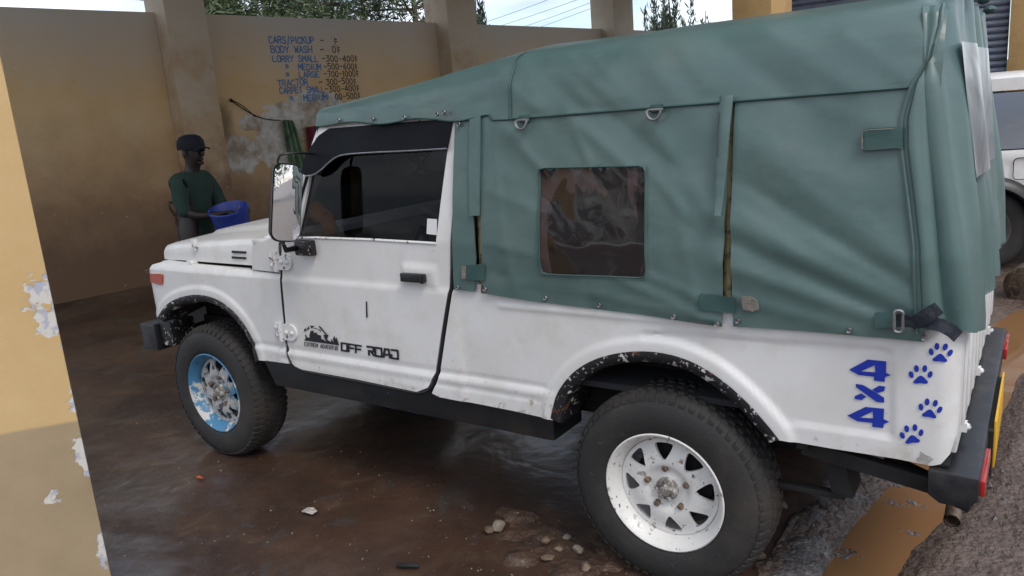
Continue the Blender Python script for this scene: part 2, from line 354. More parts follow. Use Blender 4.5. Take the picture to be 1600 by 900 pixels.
# wall paint: cream plaster, mud thrown up from the floor, bare patches where the skim fell off
def wall_material():
    m = bpy.data.materials.new('washed_wall_plaster'); m.use_nodes = True; nt = m.node_tree; b = nt.nodes['Principled BSDF']
    t = N(nt, 'ShaderNodeTexCoord'); P = t.outputs['Object']; sx = N(nt, 'ShaderNodeSeparateXYZ', {'Vector': P})
    def noi(s, d=6., off=0., dist=0.):
        mpn = N(nt, 'ShaderNodeMapping', {'Vector': P, 'Location': (off, off*.7, off*.3)}); return N(nt, 'ShaderNodeTexNoise', {'Vector': mpn.outputs[0], 'Scale': s, 'Detail': d, 'Roughness': .63, 'Distortion': dist}).outputs['Fac']
    def mth(op, a, c): return N(nt, 'ShaderNodeMath', {0: a, 1: c}, operation=op).outputs[0]
    def mr(v, a, c, lo=0., hi=1.): return N(nt, 'ShaderNodeMapRange', {'Value': v, 'From Min': a, 'From Max': c, 'To Min': lo, 'To Max': hi}).outputs[0]
    def mix(f, a, c): return N(nt, 'ShaderNodeMix', {0: f, 6: a, 7: c}, data_type='RGBA').outputs[2]
    col = mix(mr(noi(.9), .35, .65), (.68, .49, .28, 1), (.64, .41, .18, 1))
    z = sx.outputs[2]
    # grey top, warm middle, mud-brown foot: splash heights with a noisy edge
    col = mix(mr(mth('ADD', z, mth('MULTIPLY', noi(1.1, 5, 9), .9)), 2.6, 3.5), col, (.58, .53, .47, 1))
    col = mix(mr(mth('ADD', z, mth('MULTIPLY', noi(1.6, 8, 3), 1.6)), 2.75, 1.6), col, (.33, .20, .11, 1))
    col = mix(mr(mth('ADD', z, mth('MULTIPLY', noi(5, 8, 5), 1.0)), 1.6, .95), col, (.19, .115, .067, 1))
    col = mix(mr(noi(14, 6, 7), .66, .76, 0, .4), col, (.12, .075, .045, 1))
    # bare skim patches round the hanging cloths
    def blob(cx, cz, rx, rz):
        dx = mth('DIVIDE', mth('SUBTRACT', sx.outputs[0], cx), rx); dz = mth('DIVIDE', mth('SUBTRACT', z, cz), rz)
        return mth('SQRT', mth('ADD', mth('MULTIPLY', dx, dx), mth('MULTIPLY', dz, dz)), 0)
    d = None
    for cx, cz, rx, rz in ((2.42, 1.74, .15, .11), (3.0, 1.78, .42, .2), (2.75, 1.5, .32, .3), (3.35, 1.92, .42, .18), (3.6, 1.7, .3, .3), (2.25, 1.38, .22, .22)):
        q = blob(cx, cz, rx, rz); d = q if d is None else mth('MINIMUM', d, q)
    edge = mth('ADD', d, mth('MULTIPLY', mth('SUBTRACT', noi(7, 8, 2), .5), 1.6))
    fmask = mr(edge, 1.02, .97)
    skim = mix(mr(noi(5, 6, 21), .4, .6), (.62, .58, .52, 1), (.34, .26, .18, 1))
    col = mix(fmask, col, skim)
    # pale chips low on the wall
    ch = mth('ADD', noi(24, 7, 31), mr(noi(2.2, 4, 37), .4, .7, -.12, .08)); chz = mr(z, 1.5, 2.1, 0., -.3)
    chips = mr(mth('ADD', ch, chz), .655, .67)
    col = mix(chips, col, (.42, .37, .30, 1))
    # dark round stain beside the pillar
    st = mth('ADD', blob(2.0, 1.78, .26, .34), mth('MULTIPLY', noi(4, 5, 41), .8)); col = mix(mr(st, 1.3, .9, 0, .7), col, (.14, .085, .045, 1))
    nt.links.new(col, b.inputs['Base Color']); b.inputs['Roughness'].default_value = .62; b.inputs['Specular IOR Level'].default_value = .25
    h = mth('ADD', mth('MULTIPLY', noi(35, 5), .25), mth('MULTIPLY', mth('ADD', fmask, chips), -.5))
    bp = N(nt, 'ShaderNodeBump', {'Height': h, 'Strength': .5, 'Distance': .008}); nt.links.new(bp.outputs[0], b.inputs['Normal'])
    return m
M['wall'] = wall_material()
M['pillar'] = layered('pillar_plaster', (.54, .45, .34), [((.46, .32, .19), 1.4, .4, .6, (1.6, 2.9, .12)), ((.2, .11, .06), 2.2, .42, .66, (.7, 2.0, .22)), ((.5, .46, .4), 22, .66, .69)], rough=.75, bump=.3, bscale=30)
M['pillar_light'] = layered('cream_pillar_plaster', (.58, .51, .40), [((.44, .36, .25), 1.4, .4, .75)], rough=.75, bump=.3, bscale=30)
M['pillar_orange'] = layered('ochre_pillar_plaster', (.46, .29, .12), [((.35, .2, .08), 3, .45, .7)], rough=.75, bump=.3, bscale=30)
def column_material():
    m = bpy.data.materials.new('ochre_column_two_tone'); m.use_nodes = True; nt = m.node_tree; b = nt.nodes['Principled BSDF']
    t = N(nt, 'ShaderNodeTexCoord'); P = t.outputs['Object']; sx = N(nt, 'ShaderNodeSeparateXYZ', {'Vector': P}); z = sx.outputs[2]
    def noi(s, d=6., off=0.):
        mpn = N(nt, 'ShaderNodeMapping', {'Vector': P, 'Location': (off, off*.7, off*.3)}); return N(nt, 'ShaderNodeTexNoise', {'Vector': mpn.outputs[0], 'Scale': s, 'Detail': d, 'Roughness': .6}).outputs['Fac']
    def mth(op, a, c): return N(nt, 'ShaderNodeMath', {0: a, 1: c}, operation=op).outputs[0]
    def mr(v, a, c, lo=0., hi=1.): return N(nt, 'ShaderNodeMapRange', {'Value': v, 'From Min': a, 'From Max': c, 'To Min': lo, 'To Max': hi}).outputs[0]
    def mix(f, a, c): return N(nt, 'ShaderNodeMix', {0: f, 6: a, 7: c}, data_type='RGBA').outputs[2]
    up = mix(mr(noi(3), .35, .65), (.66, .465, .235, 1), (.58, .395, .185, 1))
    lo = mix(mr(noi(4, 6, 3), .35, .65), (.42, .325, .205, 1), (.35, .265, .165, 1))
    line = mth('ADD', mth('ADD', z, mth('MULTIPLY', sx.outputs[0], .10)), mth('MULTIPLY', mth('SUBTRACT', noi(3, 3, 5), .5), .02))
    col = mix(mr(line, DADO, DADO+.008), lo, up)
    # peeled spots: strongest along the arris, a few elsewhere
    ed = mr(sx.outputs[0], -.13, 0.0, -.13, .075); zb = mr(z, 1.22, 1.45, 0., -.25)
    pe = mth('ADD', mth('ADD', noi(11, 7, 11), ed), zb); f = mr(pe, .60, .615)
    col = mix(f, col, mix(mr(noi(30, 4, 17), .5, .56), (.66, .63, .58, 1), (.45, .46, .52, 1)))
    pe2 = mr(noi(6.5, 7, 23), .685, .69); col = mix(pe2, col, (.62, .55, .44, 1))
    nt.links.new(col, b.inputs['Base Color']); b.inputs['Roughness'].default_value = .8; b.inputs['Specular IOR Level'].default_value = .2
    h = mth('ADD', mth('MULTIPLY', noi(60, 4), .3), mth('MULTIPLY', mth('ADD', f, pe2), -.6))
    bp = N(nt, 'ShaderNodeBump', {'Height': h, 'Strength': .45, 'Distance': .006}); nt.links.new(bp.outputs[0], b.inputs['Normal'])
    return m
def floor_material():
    m = bpy.data.materials.new('wet_dirty_concrete'); m.use_nodes = True; nt = m.node_tree; b = nt.nodes['Principled BSDF']
    t = N(nt, 'ShaderNodeTexCoord'); P = t.outputs['Object']
    def noi(s, d=6., off=0., di=0.):
        mpn = N(nt, 'ShaderNodeMapping', {'Vector': P, 'Location': (off, off*.7, 0)}); return N(nt, 'ShaderNodeTexNoise', {'Vector': mpn.outputs[0], 'Scale': s, 'Detail': d, 'Roughness': .62, 'Distortion': di}).outputs['Fac']
    def mr(v, a, c, lo=0., hi=1.): return N(nt, 'ShaderNodeMapRange', {'Value': v, 'From Min': a, 'From Max': c, 'To Min': lo, 'To Max': hi}).outputs[0]
    def mix(f, a, c): return N(nt, 'ShaderNodeMix', {0: f, 6: a, 7: c}, data_type='RGBA').outputs[2]
    def mth(op, a, c): return N(nt, 'ShaderNodeMath', {0: a, 1: c}, operation=op).outputs[0]
    col = mix(mr(noi(1.1, 7), .35, .65), (.030, .019, .015, 1), (.080, .043, .028, 1))
    col = mix(mr(noi(5, 8, 5, .6), .52, .78), col, (.11, .068, .046, 1))
    col = mix(mr(noi(3, 8, 15, 1.), .56, .6), col, (.06, .045, .038, 1))
    col = mix(mr(noi(75, 3, 25), .70, .73), col, (.30, .25, .2, 1))
    nt.links.new(col, b.inputs['Base Color'])
    wet = mr(noi(.75, 6, 9, .5), .38, .54)
    rg = mth('ADD', mr(wet, 0, 1, .55, .35), mr(noi(14, 4, 3), .3, .7, -.05, .08)); nt.links.new(rg, b.inputs['Roughness'])
    b.inputs['Specular IOR Level'].default_value = .5
    h = mth('ADD', mth('MULTIPLY', noi(7, 8, 2, .4), 1.0), mth('MULTIPLY', noi(38, 4, 8, .8), .35))
    bp = N(nt, 'ShaderNodeBump', {'Height': h, 'Strength': .55, 'Distance': .015}); nt.links.new(bp.outputs[0], b.inputs['Normal'])
    w2 = mth('ADD', noi(5, 2, 12, .4), mth('MULTIPLY', noi(24, 2, 14, .3), .07)); bw = N(nt, 'ShaderNodeBump', {'Height': w2, 'Strength': .7, 'Distance': .010})
    nt.links.new(bw.outputs[0], b.inputs['Coat Normal']); nt.links.new(mr(noi(.9, 7, 9, .7), .44, .54, .05, 1.), b.inputs['Coat Weight']); b.inputs['Coat Roughness'].default_value = .24; b.inputs['Coat IOR'].default_value = 1.6
    return m
M['floor'] = floor_material()
M['mud'] = layered('dark_wet_mud', (.115, .080, .064), [((.17, .125, .105), 4, .45, .7), ((.075, .052, .043), 9, .5, .7), ((.22, .19, .17), 60, .66, .72)], rough=.5, bump=1.0, bscale=34, bdist=.03)
M['gravel'] = layered('grey_grit', (.15, .135, .13), [((.28, .26, .26), 45, .5, .65), ((.06, .045, .04), 12, .5, .65)], rough=.6, bump=1.0, bscale=80, bdist=.015)
def water_material():
    m = bpy.data.materials.new('muddy_puddle_water'); m.use_nodes = True; nt = m.node_tree; b = nt.nodes['Principled BSDF']
    b.inputs['Base Color'].default_value = (.30, .135, .045, 1); b.inputs['Roughness'].default_value = .04; b.inputs['IOR'].default_value = 1.33
    t = N(nt, 'ShaderNodeTexCoord'); n = N(nt, 'ShaderNodeTexNoise', {'Vector': t.outputs['Object'], 'Scale': 4.0, 'Detail': 2.0}); 
    n2 = N(nt, 'ShaderNodeTexNoise', {'Vector': t.outputs['Object'], 'Scale': 1.6, 'Detail': 5.0})
    mx = N(nt, 'ShaderNodeMix', {0: n2.outputs['Fac'], 6: (.27, .142, .065, 1), 7: (.20, .105, .05, 1)}, data_type='RGBA'); nt.links.new(mx.outputs[2], b.inputs['Base Color'])
    bp = N(nt, 'ShaderNodeBump', {'Height': n.outputs['Fac'], 'Strength': .03, 'Distance': .02}); nt.links.new(bp.outputs[0], b.inputs['Normal']); return m
M['water'] = water_material()
M['stone'] = layered('rough_pale_stone', (.20, .17, .14), [((.12, .08, .055), 14, .45, .62), ((.42, .39, .35), 40, .6, .7)], rough=.75, bump=.6, bscale=40)
M['stone_dark'] = layered('rough_brown_stone', (.14, .095, .065), [((.07, .045, .03), 14, .45, .62)], rough=.6, bump=.6, bscale=40)
M['roofsheet'] = mat('roof_sheet', (.22, .21, .2), .5, metal=.3, var=.2)
M['shutter'] = layered('grey_shutter_metal', (.22, .24, .30), [((.14, .15, .19), 8, .5, .7)], rough=.45, metal=.3)
M['bark'] = mat('bark', (.10, .075, .055), .9, var=.4, vscale=14, bump=.6, bscale=30)
def leafmat(name, a, c):
    m = bpy.data.materials.new(name); m.use_nodes = True; nt = m.node_tree; b = nt.nodes['Principled BSDF']
    t = N(nt, 'ShaderNodeTexCoord'); n = N(nt, 'ShaderNodeTexNoise', {'Vector': t.outputs['Object'], 'Scale': 1.2, 'Detail': 4.0})
    n1 = N(nt, 'ShaderNodeMapRange', {'Value': n.outputs['Fac'], 'From Min': .38, 'From Max': .62})
    mx = N(nt, 'ShaderNodeMix', {0: n1.outputs[0], 6: (*a, 1), 7: (*c, 1)}, data_type='RGBA'); nt.links.new(mx.outputs[2], b.inputs['Base Color'])
    b.inputs['Roughness'].default_value = .65; b.inputs['Transmission Weight'].default_value = 0; return m
M['leaf'] = leafmat('feathery_foliage', (.055, .085, .04), (.11, .15, .075))
M['leaf2'] = leafmat('cypress_foliage', (.03, .055, .035), (.06, .09, .055))
M['grass'] = mat('far_grass', (.07, .09, .03), .9, var=.3, vscale=.4)

exec_order = []
# ------------------------------------------------------------------ the setting: ground, floor, puddle
RZ = math.atan2(WD.y, WD.x)
def ease_axis(a, b, fa, fb, step, far):
    l = list(np.arange(fa, fb+1e-6, step)); k = step
    x = fb
    while x < far: k *= 1.35; x += k; l.append(x)
    x = fa; k = step
    while x > -far: k *= 1.35; x -= k; l.insert(0, x)
    return l
PUD = [tuple(onZ(*q))[:2] for q in ((1180, 960), (1262, 885), (1330, 800), (1388, 738), (1402, 690), (1440, 640), (1500, 560), (1545, 500), (1580, 478), (1680, 470), (1690, 540), (1606, 580), (1580, 640), (1562, 690), (1535, 770), (1482, 815), (1440, 852), (1405, 905), (1350, 960))]
def fbm(P, s, o=4):
    out = np.empty(len(P))
    for i, (x, y) in enumerate(P): out[i] = noise.fractal((x*s, y*s, 3.3), 1.0, 2.0, o)
    return out
def floor_edge(y): return 2.665+.02*math.sin(y*5.1)+.03*math.sin(y*2.2+1)+.012*math.sin(y*17)
def make_ground():
    xs = ease_axis(0, 0, 2.2, 4.4, .028, 900); ys = ease_axis(0, 0, -1.2, 3.2, .035, 900)
    P = np.array([(x, y) for y in ys for x in xs]); near = (P[:, 0] > 1.8) & (P[:, 0] < 7) & (P[:, 1] > -3.5) & (P[:, 1] < 7)
    z = np.full(len(P), -.05); Q = P[near]
    ins = inside(Q, PUD); d = dpoly(Q, PUD); sd_ = np.where(ins, -d, d)
    h = .007*fbm(Q, 3.2, 3)+.010*fbm(Q, 9, 2)
    zz = np.clip(sd_*.4, -.06, .02)+h*np.clip(.6+sd_/.1, .45, 1)-.014
    und = np.array([x < floor_edge(y)-.05 for x, y in Q]); zz[und] = -.06
    z[near] = zz
    mb = MB(); W = len(xs)
    mb.add(np.column_stack([P, z]), [(j*W+i, j*W+i+1, (j+1)*W+i+1, (j+1)*W+i) for j in range(len(ys)-1) for i in range(W-1)])
    tag(mb.build('ground', M['mud'], merge=False, angle=60), kind='structure')
make_ground()
mb = MB(); mb.add([(x, y, -.026) for x, y in PUD], [tuple(range(len(PUD)))])
tag(mb.build('puddle', M['water'], smooth=False, recalc=False), kind='structure')
def make_floor():
    P = []; ys = np.concatenate([np.arange(-6.5, -2.2, .08), np.arange(-2.2, 1.5, .028), np.arange(1.5, 13, .08)]); n = 230
    for y in ys:
        s = (y-WO.y)/WD.y; x0 = WO.x+WD.x*s-.3; x1 = floor_edge(y); u = np.linspace(0, 1, n)
        row = []
        for t in u:
            x = x0+(x1-x0)*t; z = .006*noise.fractal((x*1.1, y*1.1, 1), 1, 2, 4)
            row.append((x, y, z))
        row.append((x1+.012, y, -.07)); P.append(row)
    mb = MB(); mb.grid(P); tag(mb.build('concrete_floor', M['floor'], merge=False, angle=60), kind='structure')
make_floor()
def mud_patch():
    c = onZ(905, 868); P = []
    for x in np.arange(c.x-.75, min(c.x+.95, 2.58), .018):
        row = []
        for y in np.arange(c.y-.40, c.y+.42, .018):
            d = math.hypot((x-c.x)/.62, (y-c.y)/.30)+.35*noise.fractal((x*5, y*5, 8), 1, 2, 3)
            row.append((x, y, .008-.030*float(sst(.45, 1.0, d))+.026*noise.fractal((x*10, y*10, 5), 1, 2, 3)*float(1-sst(.5, 1.1, d))))
        P.append(row)
    mb = MB(); mb.grid(P); tag(mb.build('mud_patch', M['brown_mud'], angle=80), kind='structure')
M['brown_mud'] = layered('brown_mud', (.062, .036, .024), [((.11, .07, .048), 7, .52, .7), ((.035, .022, .016), 11, .5, .65), ((.25, .2, .15), 55, .66, .7)], rough=.5, bump=.9, bscale=34, bdist=.02)
mud_patch()
def grit():
    mid = [(2.66, -1.4), (2.68, -.6), (2.70, -.1), (2.73, .35), (2.755, .75), (2.79, 1.3), (2.82, 1.9)]
    c = resample(smoothpoly(mid, 2, False), .022, False); P = []
    for i, (x, y) in enumerate(c):
        w_ = .095+.03*noise.noise((y*4, 0, 0)); row = []
        for t in np.linspace(-1, 1, 13):
            xx = x+t*w_; zz = .030*(1-t*t)-.022+.014*noise.fractal((xx*14, y*14, 0), 1, 2, 2)
            row.append((xx, y, zz))
        P.append(row)
    mb = MB(); mb.grid(P, flip=True); tag(mb.build('grit_strip', M['gravel'], angle=80), kind='structure')
grit()
# hills beyond the yard
mb = MB(); P = []
for j in range(5):
    P.append([(-260*math.cos(a)*(1+j*.12)-20, 260*math.sin(a)*(1+j*.12), [-2, 5, 9, 11, -2][j]*(1+.5*math.sin(a*7)+.3*math.sin(a*17))) for a in np.linspace(-.4, 1.9, 60)])
mb.grid(P); tag(mb.build('hills', M['grass']), kind='structure')

# ------------------------------------------------------------------ wall, pillars, shelter roof
PC = CAM+ray(123, 660)*2.4; DADO = PC.z
M['column'] = column_material()
P_COL = (PC-WO).dot(WN); S_COL = (PC-WO).dot(WD)
wall = thing('boundary_wall', 'long tan plastered wall at the back of the bay with painted wash prices', 'wall', WO, RZ)
PIL = [(1.47, 1.93), (5.55, 6.12), (9.5, 10.1)]
edges = [-2.4]+[q for p in PIL for q in p]+[14.0]
for i in range(0, len(edges), 2):
    mb = MB(); a, b = edges[i], edges[i+1]
    if i: a -= .0
    mb.box(a+.001, b-.001, 0, .2, -.3, 3.0); mb.build('wall_panel', M['wall'], wall, bevel=.006)
pl_lab = ['tan pillar in the back wall above the man in the cap', 'pillar in the back wall between the price list and the canvas roof, cream on its left side', 'pale pillar at the far end of the back wall, rising above the green canvas']
for (a, b), lb, mm in zip(PIL, pl_lab, ('pillar', 'pillar', 'pillar_light')):
    o = thing('pillar', lb, 'pillar', WO+WD*((a+b)/2), RZ, 'pillars along the back wall'); h = (b-a)/2
    mb = MB(); mb.box(-h, h, -.28, .24, -.2, 4.6); mb.build('shaft', M[mm], o, bevel=.008)
col = thing('column', 'two-tone ochre and brown column with flaking paint, close by at the left', 'column', (PC.x, PC.y, 0), R(70))
mb = MB(); mb.box(-.62, 0, 0, .40, -.2, 4.6); mb.build('shaft', M['column'], col, bevel=.006)
# right-hand columns of the same row
q1 = onZ(1186, 22, 2.0); 
d1 = ray(1205, 10); t1 = 5.4/ d1.dot(fwd)*.92; C1 = CAM+d1*t1
o = thing('column', 'ochre column rising behind the middle of the green canvas roof', 'column', (C1.x, C1.y, 0), RZ)
mb = MB(); mb.box(-.0, .30, -.0, .28, -.1, 4.6); mb.build('shaft', M['pillar_orange'], o, bevel=.008)
SH = CAM+ray(1577, 60)*10.0
o = thing('column', 'ochre column at the right edge beside the ribbed shutter', 'column', (SH.x, SH.y, 0), RZ-R(78))
mb = MB(); mb.box(0, .5, 0, .4, -.1, 4.2); mb.build('shaft', M['pillar_orange'], o, bevel=.008)
sh = thing('roller_shutter', 'grey ribbed metal shutter beside the ochre column above the white wagon', 'shutter', (SH.x, SH.y, 0), RZ-R(78))
for k in range(44):
    z0 = .05+k*.0705; P = [[(x, .12-.022*math.sin(math.pi*t)**.8, z0+.066*t) for x in (-2.4, -.01)] for t in np.linspace(0, 1, 7)]
    mb = MB(); mb.grid(P); s_ = mb.build('slat', M['shutter'], sh) if k == 0 else None
    if k == 0: slat0 = s_
    else:
        c = slat0.copy(); COL.objects.link(c); c.parent = sh; c.location = (0, 0, k*.0705)
mb = MB(); mb.box(-2.4, -.01, .14, .18, 0, 3.15); mb.build('backing', M['under'], sh)
mb = MB(); mb.box(-2.45, -.005, -.06, .3, 3.15, 3.55); mb.build('shutter_box', M['shutter'], sh, bevel=.01)
rf = thing('shelter_roof', 'sheet roof over the wash bay on its columns', 'roof', WO+Vector((0, 0, 4.6)), RZ)
mb = MB(); mb.box(-2.6, 14, -P_COL-.55, .9, .12, .17); mb.build('roof_sheet', M['roofsheet'], rf)
mb = MB()
for s_ in (-1.9, 1.7, 5.83, 9.8): mb.box(s_-.06, s_+.06, -P_COL-.4, .7, 0, .118)
mb.build('roof_beam', M['under'], rf)

# ------------------------------------------------------------------ hand-painted lettering (stroke font)
G = {'A': [[(0, 0), (2, 6), (4, 0)], [(.8, 2), (3.2, 2)]], 'B': [[(0, 0), (0, 6), (2.6, 6), (3.4, 5), (3, 3.4), (0, 3.2)], [(2.6, 3.2), (3.9, 2), (3.3, .2), (0, 0)]],
 'C': [[(3.8, 4.8), (2.8, 6), (1.2, 6), (0, 4.6), (0, 1.4), (1.2, 0), (2.8, 0), (3.8, 1.2)]], 'D': [[(0, 0), (0, 6), (2.2, 6), (3.8, 4.4), (3.8, 1.6), (2.2, 0), (0, 0)]],
 'E': [[(3.6, 6), (0, 6), (0, 0), (3.6, 0)], [(0, 3.1), (2.8, 3.1)]], 'F': [[(3.6, 6), (0, 6), (0, 0)], [(0, 3.1), (2.6, 3.1)]],
 'G': [[(3.8, 5), (2.6, 6), (1.2, 6), (0, 4.6), (0, 1.4), (1.2, 0), (2.8, 0), (3.9, 1.2), (3.9, 2.8), (2.2, 2.8)]], 'H': [[(0, 0), (0, 6)], [(4, 0), (4, 6)], [(0, 3), (4, 3)]],
 'I': [[(2, 0), (2, 6)]], 'K': [[(0, 0), (0, 6)], [(3.8, 6), (0, 2.6)], [(1.2, 3.6), (3.9, 0)]], 'L': [[(0, 6), (0, 0), (3.4, 0)]],
 'M': [[(0, 0), (.2, 6), (2, 2.4), (3.8, 6), (4, 0)]], 'N': [[(0, 0), (0, 6), (4, 0), (4, 6)]], 'O': [[(1.3, 0), (0, 1.5), (0, 4.5), (1.3, 6), (2.7, 6), (4, 4.5), (4, 1.5), (2.7, 0), (1.3, 0)]],
 'P': [[(0, 0), (0, 6), (2.8, 6), (3.8, 4.9), (3.6, 3.4), (2.6, 2.8), (0, 2.8)]], 'R': [[(0, 0), (0, 6), (2.8, 6), (3.7, 4.8), (3, 3.2), (0, 3)], [(1.8, 3), (3.9, 0)]],
 'S': [[(3.7, 5.2), (2.6, 6), (1, 6), (.1, 5), (.5, 3.6), (3.2, 2.6), (3.8, 1.2), (2.8, 0), (1, 0), (0, 1)]], 'T': [[(0, 6), (4, 6)], [(2, 6), (2, 0)]],
 'U': [[(0, 6), (0, 1.4), (1.3, 0), (2.7, 0), (4, 1.4), (4, 6)]], 'V': [[(0, 6), (2, 0), (4, 6)]], 'W': [[(0, 6), (.9, 0), (2, 4), (3.1, 0), (4, 6)]], 'X': [[(0, 0), (4, 6)], [(0, 6), (4, 0)]], 'Y': [[(0, 6), (2, 3), (4, 6)], [(2, 3), (2, 0)]],
 '/': [[(.6, -1), (3, 7)]], '-': [[(.3, 3), (3.4, 3)]], '0': [[(1.3, 0), (.2, 1.5), (.2, 4.5), (1.3, 6), (2.4, 6), (3.5, 4.5), (3.5, 1.5), (2.4, 0), (1.3, 0)]], '1': [[(1, 4.8), (2, 6), (2, 0)]],
 '3': [[(.2, 6), (3.4, 6), (1.6, 3.6), (3.2, 3), (3.5, 1.4), (2.4, 0), (.6, 0), (0, .8)]], '4': [[(2.8, 0), (2.8, 6), (0, 1.8), (3.8, 1.8)]], '5': [[(3.4, 6), (.5, 6), (.3, 3.5), (2.4, 3.6), (3.5, 2.4), (3.3, .8), (2, 0), (.2, .2)]],
 '6': [[(3, 6), (1, 4.4), (.2, 2), (1, 0), (2.6, 0), (3.5, 1.4), (2.6, 3), (.5, 2.6)]], '7': [[(.1, 6), (3.6, 6), (1.6, 0)]], '=': [[(1, 6.4), (1, -.6)], [(1, 4.6), (3, 4.8)], [(1, 2.2), (3, 2.4)]], '»': [[(.2, 5.5), (1.2, 4), (.6, 1.8)], [(2.2, 5.5), (3.2, 4), (2.6, 1.8)]], ' ': []}
def ribbon(pts, t):
    """closed 2-D outline pieces of a brush stroke: one quad per segment, round-ish joints by overlap length"""
    out = []
    for a, b in zip(pts[:-1], pts[1:]):
        a = np.array(a, float); b = np.array(b, float); d = b-a; L = np.linalg.norm(d)
        if L < 1e-9: continue
        d /= L; n = np.array([-d[1], d[0]])*t/2; e = d*t*.35
        out.append([a-e-n, b+e-n, b+e+n, a-e+n])
    return out
def text_quads(s, x0, z0, h, wd, gap, t, jit=0.0, rise=0.0):
    q = []; x = x0
    for k, ch in enumerate(s):
        w_ = wd*(.45 if ch in 'I1»' and ch != '»' else 1.0)
        dz = random.uniform(-jit, jit)*h; sc = 1+random.uniform(-jit, jit)
        for st in G[ch]:
            p = [(x+a/4*w_ if ch not in 'I1' else x+(a-1.2)/2*w_, z0+dz+b/6*h*sc+(x-x0)*rise) for a, b in st]
            q += ribbon(p, t)
        x += w_+gap
    return q, x
rows = [(62, 420, 490, 'CARS/PICKUP', 500, '-', 521, 528, '='), (77, 423, 487, 'BODY WASH', 500, '-', 519, 532, '0='), (92, 426, 497, 'LORRY SMALL', 503, '-300-400=', 0, 559, ''),
        (105, 446, 501, '»  MEDIUM', 506, '-500-600=', 0, 559, ''), (117, 447, 499, '»  LARGE', 506, '-700-1000=', 0, 561, ''), (130, 434, 481, 'TRACTOR', 498, '-', 510, 557, '300-500='),
        (142, 437, 507, 'CARPET SMALL', 508, '-300-400=', 0, 562, ''), (154, 453, 511, '»  MEDIUM', 524, '00-500=', 0, 564, '')]
M['paint_blue'] = layered('faded_blue_sign_paint', (.06, .19, .40), [((.18, .22, .26), 22, .55, .7)], rough=.6)
M['paint_dark'] = layered('faded_dark_sign_paint', (.035, .028, .028), [((.15, .11, .08), 22, .55, .72)], rough=.6)
def fit_text(s, sa, sb, z0, h, t, jit):
    n = len(s); tot = sb-sa; wd = tot/(n*1.28); st = random.getstate(); q, xe = text_quads(s, 0, 0, h, wd, wd*.28, t, jit); random.setstate(st)
    k = tot/max(xe-wd*.28, 1e-6); q, xe = text_quads(s, sa, z0, h, wd*k, wd*.28*k, t, jit); return q
_zi = 0
for y, xa, xb, words, xd, dash, xn, xe, nums in rows:
    sa, z = onW(xa, y); sb, _ = onW(xb, y); h = .080 if y < 80 else .073
    def put(parts, mname):
        global _zi
        mb = MB()
        for qs in parts:
            for quad in qs:
                _zi += 1; p = -.0022-.00001*(_zi % 60)
                mb.add([(a, p, b) for a, b in quad], [(0, 1, 2, 3)])
        mb.build('price_lettering', M[mname], wall, smooth=False, recalc=False, merge=False)
    put([fit_text(words, sa, sb, z-h/2, h, .015, .05)], 'paint_blue')
    zd = onW(xd, y)[0]; se = onW(xe, y)[0]; pr = []
    if nums == '': pr.append(fit_text(dash, zd, se, z-h/2, h, .0125, .05))
    else:
        pr.append(fit_text(dash, zd, zd+.06, z-h/2, h, .014, .03)); sn = onW(xn, y)[0]; pr.append(fit_text(nums, sn, se, z-h/2, h, .0125, .05))
    put(pr, 'paint_dark')
# cable hanging across the wall from a nail
mb = MB(); pts = []
def wp(s, z, p=.02): return WO+WD*s+WN*p+Vector((0, 0, z))
A = onW(360, 157); B = onW(437, 188)
mb.tube([wp(A[0]+(B[0]-A[0])*t, A[1]+(B[1]-A[1])*t-.07*math.sin(math.pi*t), .02) for t in np.linspace(0, 1, 14)], .006, 6)
mb.tube([wp(A[0]+(.28)*t, A[1]-.18*t**1.6-.03*t, .02) for t in np.linspace(0, 1, 8)], .005, 6); mb.sphere(tuple(wp(A[0], A[1], .025)), .022, 8, 6)
tag(mb.build('hanging_wire', M['plastic'], base=True), 'thin dark wire slung from a nail on the tan wall', 'wire')
# cloths hanging on the wall
def cloth(name, label, s0, s1, z1, z0, m, skew, seed, bunch):
    P = []
    for j in range(30):
        t = j/29; row = []
        for i in range(36):
            u = i/35; wd = (s1-s0)*(bunch+(1-bunch)*t**.7); c = s0+(s1-s0)*.35+skew*t; s_ = c+(u-.4)*wd
            p = .05+.028*math.sin(u*19+seed+t*1.5)*(1-.3*t)+.012*math.sin(u*41+seed*2)
            z = z1+(z0-z1)*t*(1+.04*math.sin(u*7+seed))-.03*abs(u-.4)*(1-t)
            row.append(wp(s_, z, p))
        P.append(row)
    mb = MB(); mb.grid(P); return tag(mb.build(name, m, angle=70, base=True), label, 'cloth', 'cloths hung on the wall')
M['cloth_green'] = layered('faded_green_cloth', (.12, .19, .10), [((.26, .32, .22), 6, .5, .7), ((.05, .08, .04), 5, .55, .75)], rough=.9, bump=.2, bscale=120)
M['cloth_red'] = layered('maroon_cloth', (.13, .018, .028), [((.2, .04, .05), 6, .5, .7)], rough=.9, bump=.2, bscale=120)
a = onW(430, 188); b = onW(468, 300)
cloth('hanging_cloth', 'faded green cloth hanging on the back wall behind the mirror', a[0]+.0, a[0]+.34, a[1], b[1]-.25, M['cloth_green'], .12, 1.0, .45)
a = onW(474, 198)
cloth('hanging_cloth', 'maroon cloth hanging on the back wall behind the windscreen', a[0]-.02, a[0]+.42, a[1], a[1]-.8, M['cloth_red'], .05, 2.2, .8)
